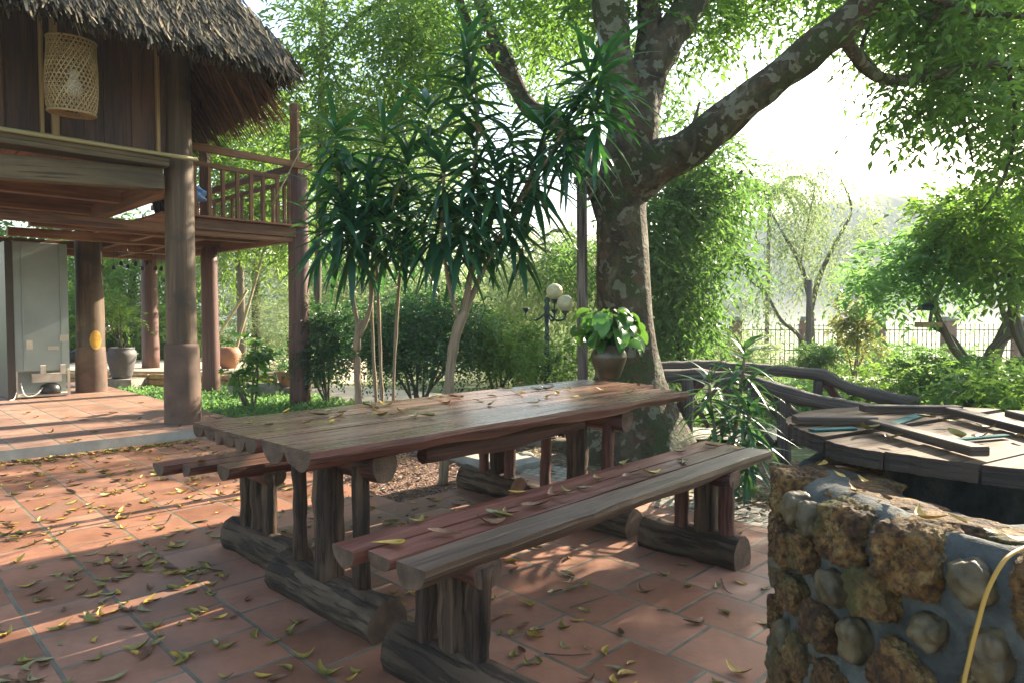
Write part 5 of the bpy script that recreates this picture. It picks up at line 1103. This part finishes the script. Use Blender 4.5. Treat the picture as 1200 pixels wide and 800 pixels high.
# red lantern at right edge
c = PX(1200, 438, 8); t = root('red_lantern', 'red rounded lantern at the far right edge by the shade tree', 'lantern', c); MB().lathe(c, [(0, -.09), (.06, -.08), (.1, 0), (.06, .08), (0, .09)], 18).build('shade', M['red_cloth'], t); MB().tube(c, c + Vector((0, 0, -c.z - .1)), .012, .012, 6).build('stake', M['iron'], t)
c = PX(795, 455, 12); 
bw_ = PX(622, 416, 12.5); t = root('stone_bowl', 'pale stone bowl planter behind the lamp post', 'planter', (bw_.x, bw_.y, gzs(bw_.x, bw_.y))); MB().lathe((bw_.x, bw_.y, bw_.z - .55), [(0, -.3), (.15, -.3), (.12, .0), (.14, .35), (.32, .5), (.34, .56), (.3, .56), (0, .5)], 22).build('bowl', M['concrete'], t)

# hills
def hill(X, Y):
    r_ = np.exp(-((X - 118) / 75) ** 2) * 42 + np.exp(-((X + 130) / 110) ** 2) * 24 + np.exp(-((X - 10) / 45) ** 2) * 7
    e = np.clip((Y - 150) / 85, 0, 1); e = e * e * (3 - 2 * e); return -1 + (r_ + 1.6 * np.sin(X * .11) + 1 * np.sin(X * .3 + 1)) * e
terrain('hills', -330, 330, 150, 285, 150, 30, hill, M['hill'])

# ---------------------------------------------------------------- fallen leaves
def fallen_mesh(idx, mat_):
    Lf = random.uniform(.07, .11); W = Lf * random.uniform(.22, .34); curl = random.uniform(.2, 1.25); twist = random.uniform(-.7, .7); fold = random.uniform(.3, .9); bow = random.uniform(-.35, .35); V = []; n = 8
    for i in range(n + 1):
        f = i / n; wd = W * math.sin(math.pi * (f * .94 + .03)) ** .8; th_ = (f - .5) * curl * 1.8; x = Lf * (f - .5) * (1 - .15 * curl); z = Lf * .20 * curl * (2 * f - 1) ** 2
        y0 = bow * Lf * (1 - (2 * f - 1) ** 2)
        c_, s_ = math.cos(twist * (f - .5) * 2), math.sin(twist * (f - .5) * 2)
        for sg in (-1, 0, 1):
            yy = sg * wd * .5; zz = abs(sg) * wd * .5 * fold; V.append((x, y0 + yy * c_ - zz * s_, z + yy * s_ + zz * c_))
    V = np.array(V); V[:, 2] -= V[:, 2].min() - .001; F = []
    for i in range(n): a = i * 3; F += [(a, a + 3, a + 4, a + 1), (a + 1, a + 4, a + 5, a + 2)]
    me = raw_mesh('fallen_leaf', V, np.array(F), smooth=True); me.materials.append(mat_); return me
LM = [fallen_mesh(k, M[['fallen_yellow', 'fallen_olive', 'fallen_brown', 'fallen_olive', 'fallen_yellow', 'fallen_pale', 'fallen_olive', 'fallen_brown', 'fallen_yellow', 'fallen_olive', 'fallen_brown', 'fallen_pale'][k % 12]]) for k in range(24)]
def drop(p_, label, group, scale=1, tilt=.15, me=None):
    o = bpy.data.objects.new('fallen_leaf', me or random.choice(LM)); C.objects.link(o); o.location = p_; o.rotation_euler = (random.uniform(-tilt, tilt), random.uniform(-tilt, tilt), random.uniform(0, 6.28)); o.scale = (scale,) * 3
    return tag(o, label, 'leaf', group)
def at_z(x, y, z):
    dx = (x - 600) / 800; dy = (400 - y) / 800; a = math.cos(PITCH) + dy * math.sin(PITCH); b = -math.sin(PITCH) + dy * math.cos(PITCH); t_ = (z - HC) / b; return Vector((dx * t_, a * t_, z))
TL = [(252, 491), (290, 496), (314, 498), (341, 483), (385, 481), (371, 486), (389, 494), (395, 489), (362, 495), (431, 476), (436, 479), (455, 474), (472, 482), (463, 486), (484, 488), (444, 487), (500, 489), (512, 467), (520, 472), (534, 466), (510, 465), (576, 464), (579, 474), (610, 458), (605, 462), (628, 457), (641, 456), (645, 465), (625, 472), (650, 461), (664, 456), (674, 465), (706, 457), (737, 459), (745, 450), (641, 449), (612, 450), (592, 456), (560, 470), (402, 484)]
for x, y in TL: drop(at_z(x, y, .7535), 'curled yellow or brown fallen leaf lying on the long table top', 'fallen leaves on the table top', random.uniform(.75, 1.2))
for x, y in [(487, 610), (520, 631), (578, 605), (592, 603), (600, 600), (606, 577), (685, 571), (667, 574), (655, 580), (733, 545), (740, 560), (797, 541), (795, 529), (860, 524), (835, 522), (702, 560), (575, 609), (455, 643), (627, 592), (760, 553)]:
    drop(at_z(x, y, .5035), 'curled yellow fallen leaf lying on the right hand bench seat', 'fallen leaves on the right bench', random.uniform(.9, 1.3))
for x, y in [(265, 533), (285, 528), (238, 541)]: drop(at_z(x, y, .5035), 'yellow fallen leaf lying on the red left hand bench', 'fallen leaves on the left bench', 1.1)
for x, y in [(1023, 503), (1048, 513), (1112, 517), (1118, 513), (1149, 511), (1085, 488), (1110, 493), (1156, 501), (1197, 511)]: drop(at_z(x, y, LZ + .014), 'yellow brown fallen leaf lying on the plank well lid', 'fallen leaves on the well lid', random.uniform(.6, .9))
for x, y in [(962, 544), (984, 556), (990, 550), (1013, 565), (995, 574), (1004, 571), (1040, 585), (1092, 606), (1120, 612), (1190, 630), (1158, 622)]: drop(at_z(x, y, WZ + .018), 'fallen leaf lying on top of the stone well wall', 'fallen leaves on the well wall', random.uniform(.45, .75))
def floor_ok(u, v):
    if v > 6.85 or u > 3.70: return False
    if u > 2.5 and v > 3.55: return False
    for su in (1.43, 3.07, 1.40, 3.04):
        if abs(u - su) < .12 and (1.3 < v < 2.1 or 2.05 < v < 3.0 or 3.0 < v < 3.7): return False
    return True
cl = []; cnt = 0
for k in range(34): cl.append((random.uniform(.3, 3.6), random.uniform(.6, 6.6)))
floor_pts = []
while len(floor_pts) < 212:
    if random.random() < .5: c_ = random.choice(cl); u, v = c_[0] + random.gauss(0, .22), c_[1] + random.gauss(0, .2)
    else:
        x, y = random.uniform(0, 920), random.uniform(530, 800); p_ = at_z(x, y, 0); u, v = (p_.x + p_.y) * q2, (p_.y - p_.x) * q2
    if not floor_ok(u, v): continue
    P_ = UV(u, v); X_ = 600 + 800 * P_.x / P_.y; Y_ = 370 + 800 * 1.2 / P_.y
    if P_.y < 1 or not (-20 < X_ < 930 and Y_ < 815): continue
    floor_pts.append((u, v))
for u, v in floor_pts: drop(UV(u, v, .001), 'curled olive and brown fallen leaf lying on the terracotta patio tiles', 'fallen leaves on the patio tiles', random.uniform(.65, 1.15))
for k in range(14):
    u, v = random.uniform(1.2, 3.0), random.uniform(7.0, 9.5); drop(UV(u, v, .091), 'dry fallen leaf lying on the raised terrace floor by the posts', 'fallen leaves on the raised terrace', 1.2)
def litter(name, pts, zb, sc=(.8, 1.3), h=.0, dry=False):
    Vs = []; Fs = []; b_ = 0; mi = []
    srcs = []
    for me in LM:
        V = np.empty(len(me.vertices) * 3, np.float32); me.vertices.foreach_get('co', V); F = np.empty(len(me.polygons) * 4, np.int32); me.polygons.foreach_get('vertices', F); srcs.append((V.reshape(-1, 3), F.reshape(-1, 4), me.materials[0].name))
    names = ['fallen_yellow', 'fallen_olive', 'fallen_brown', 'fallen_pale']
    if dry: srcs = [q for q in srcs if q[2] != 'fallen_olive'] + [q for q in srcs if q[2] == 'fallen_brown'] * 9
    for p_ in pts:
        V, F, mn = random.choice(srcs); a = random.uniform(0, 6.28); s_ = random.uniform(*sc); Rm = np.array([[math.cos(a), -math.sin(a), 0], [math.sin(a), math.cos(a), 0], [0, 0, 1]])
        Vs.append(V @ Rm.T * s_ + np.array([p_[0], p_[1], zb + random.uniform(0, h)])); Fs.append(F + b_); b_ += len(V); mi += [names.index(mn)] * len(F)
    me = raw_mesh(name, np.concatenate(Vs), np.concatenate(Fs), smooth=True); o = link(name, me, [M[x] for x in names]); me.polygons.foreach_set('material_index', mi); return kind(o, 'stuff')
extra = []
while len(extra) < 950:
    c_ = random.choice(cl); u, v = (c_[0] + random.gauss(0, .3), c_[1] + random.gauss(0, .35)) if random.random() < .55 else (random.uniform(-.5, 3.6), random.uniform(3.0, 6.8))
    if v > 6.4 and random.random() < .5 or True:
        if random.random() < .22: u, v = random.uniform(.6, 2.5), 6.86 - abs(random.gauss(0, .12))
    if floor_ok(u, v) and (v > 2.6 or random.random() < .5): extra.append(UV(u, v))
litter('leaf_litter', extra, .001, (.45, 1.05))
litter('leaf_litter', [UV(random.uniform(2.6, 3.7), random.uniform(3.62, 6.8)) for _ in range(1300)], -.034, (.3, .75), .015, True)
litter('leaf_litter', [UV(random.uniform(3.74, 5.6), random.uniform(-.5, 5.2)) for _ in range(1600)], -.008, (.4, .9), .02, True)
# twigs on the tiles
for k, (a, b_, c_) in enumerate([((638, 765), (665, 767), (693, 765)), ((668, 711), (690, 704), (712, 697)), ((845, 677), (850, 690), (858, 695)), ((180, 615), (195, 612), (203, 600))]):
    t = MB(); limb(t, [at_z(*q, .006) for q in (a, b_, c_)], [.003, .0025, .0015], 5, 5); tag(t.build('twig', M['thin_bark']), ['thin straight twig on the tiles in front of the bench', 'thin twig on tiles among leaves below the bench', 'bent little twig on the tiles near the well wall', 'forked dry twig on the tiles left of the bench legs'][k], 'twig')

# ---------------------------------------------------------------- haze
if HAZE:
    hz = MB().slab([(-345, -32), (345, -32), (345, 300), (-345, 300)], -2.5, 46); ho = kind(hz.build('haze', []), 'stuff')
    hm = bpy.data.materials.new('haze'); hm.use_nodes = True; t = hm.node_tree; t.nodes.remove(t.nodes['Principled BSDF']); pvn = t.nodes.new('ShaderNodeVolumePrincipled')
    pvn.inputs['Color'].default_value = (.86, .94, .98, 1); pvn.inputs['Density'].default_value = HAZE; pvn.inputs['Anisotropy'].default_value = 0; t.links.new(pvn.outputs[0], t.nodes['Material Output'].inputs['Volume']); ho.data.materials.append(hm)
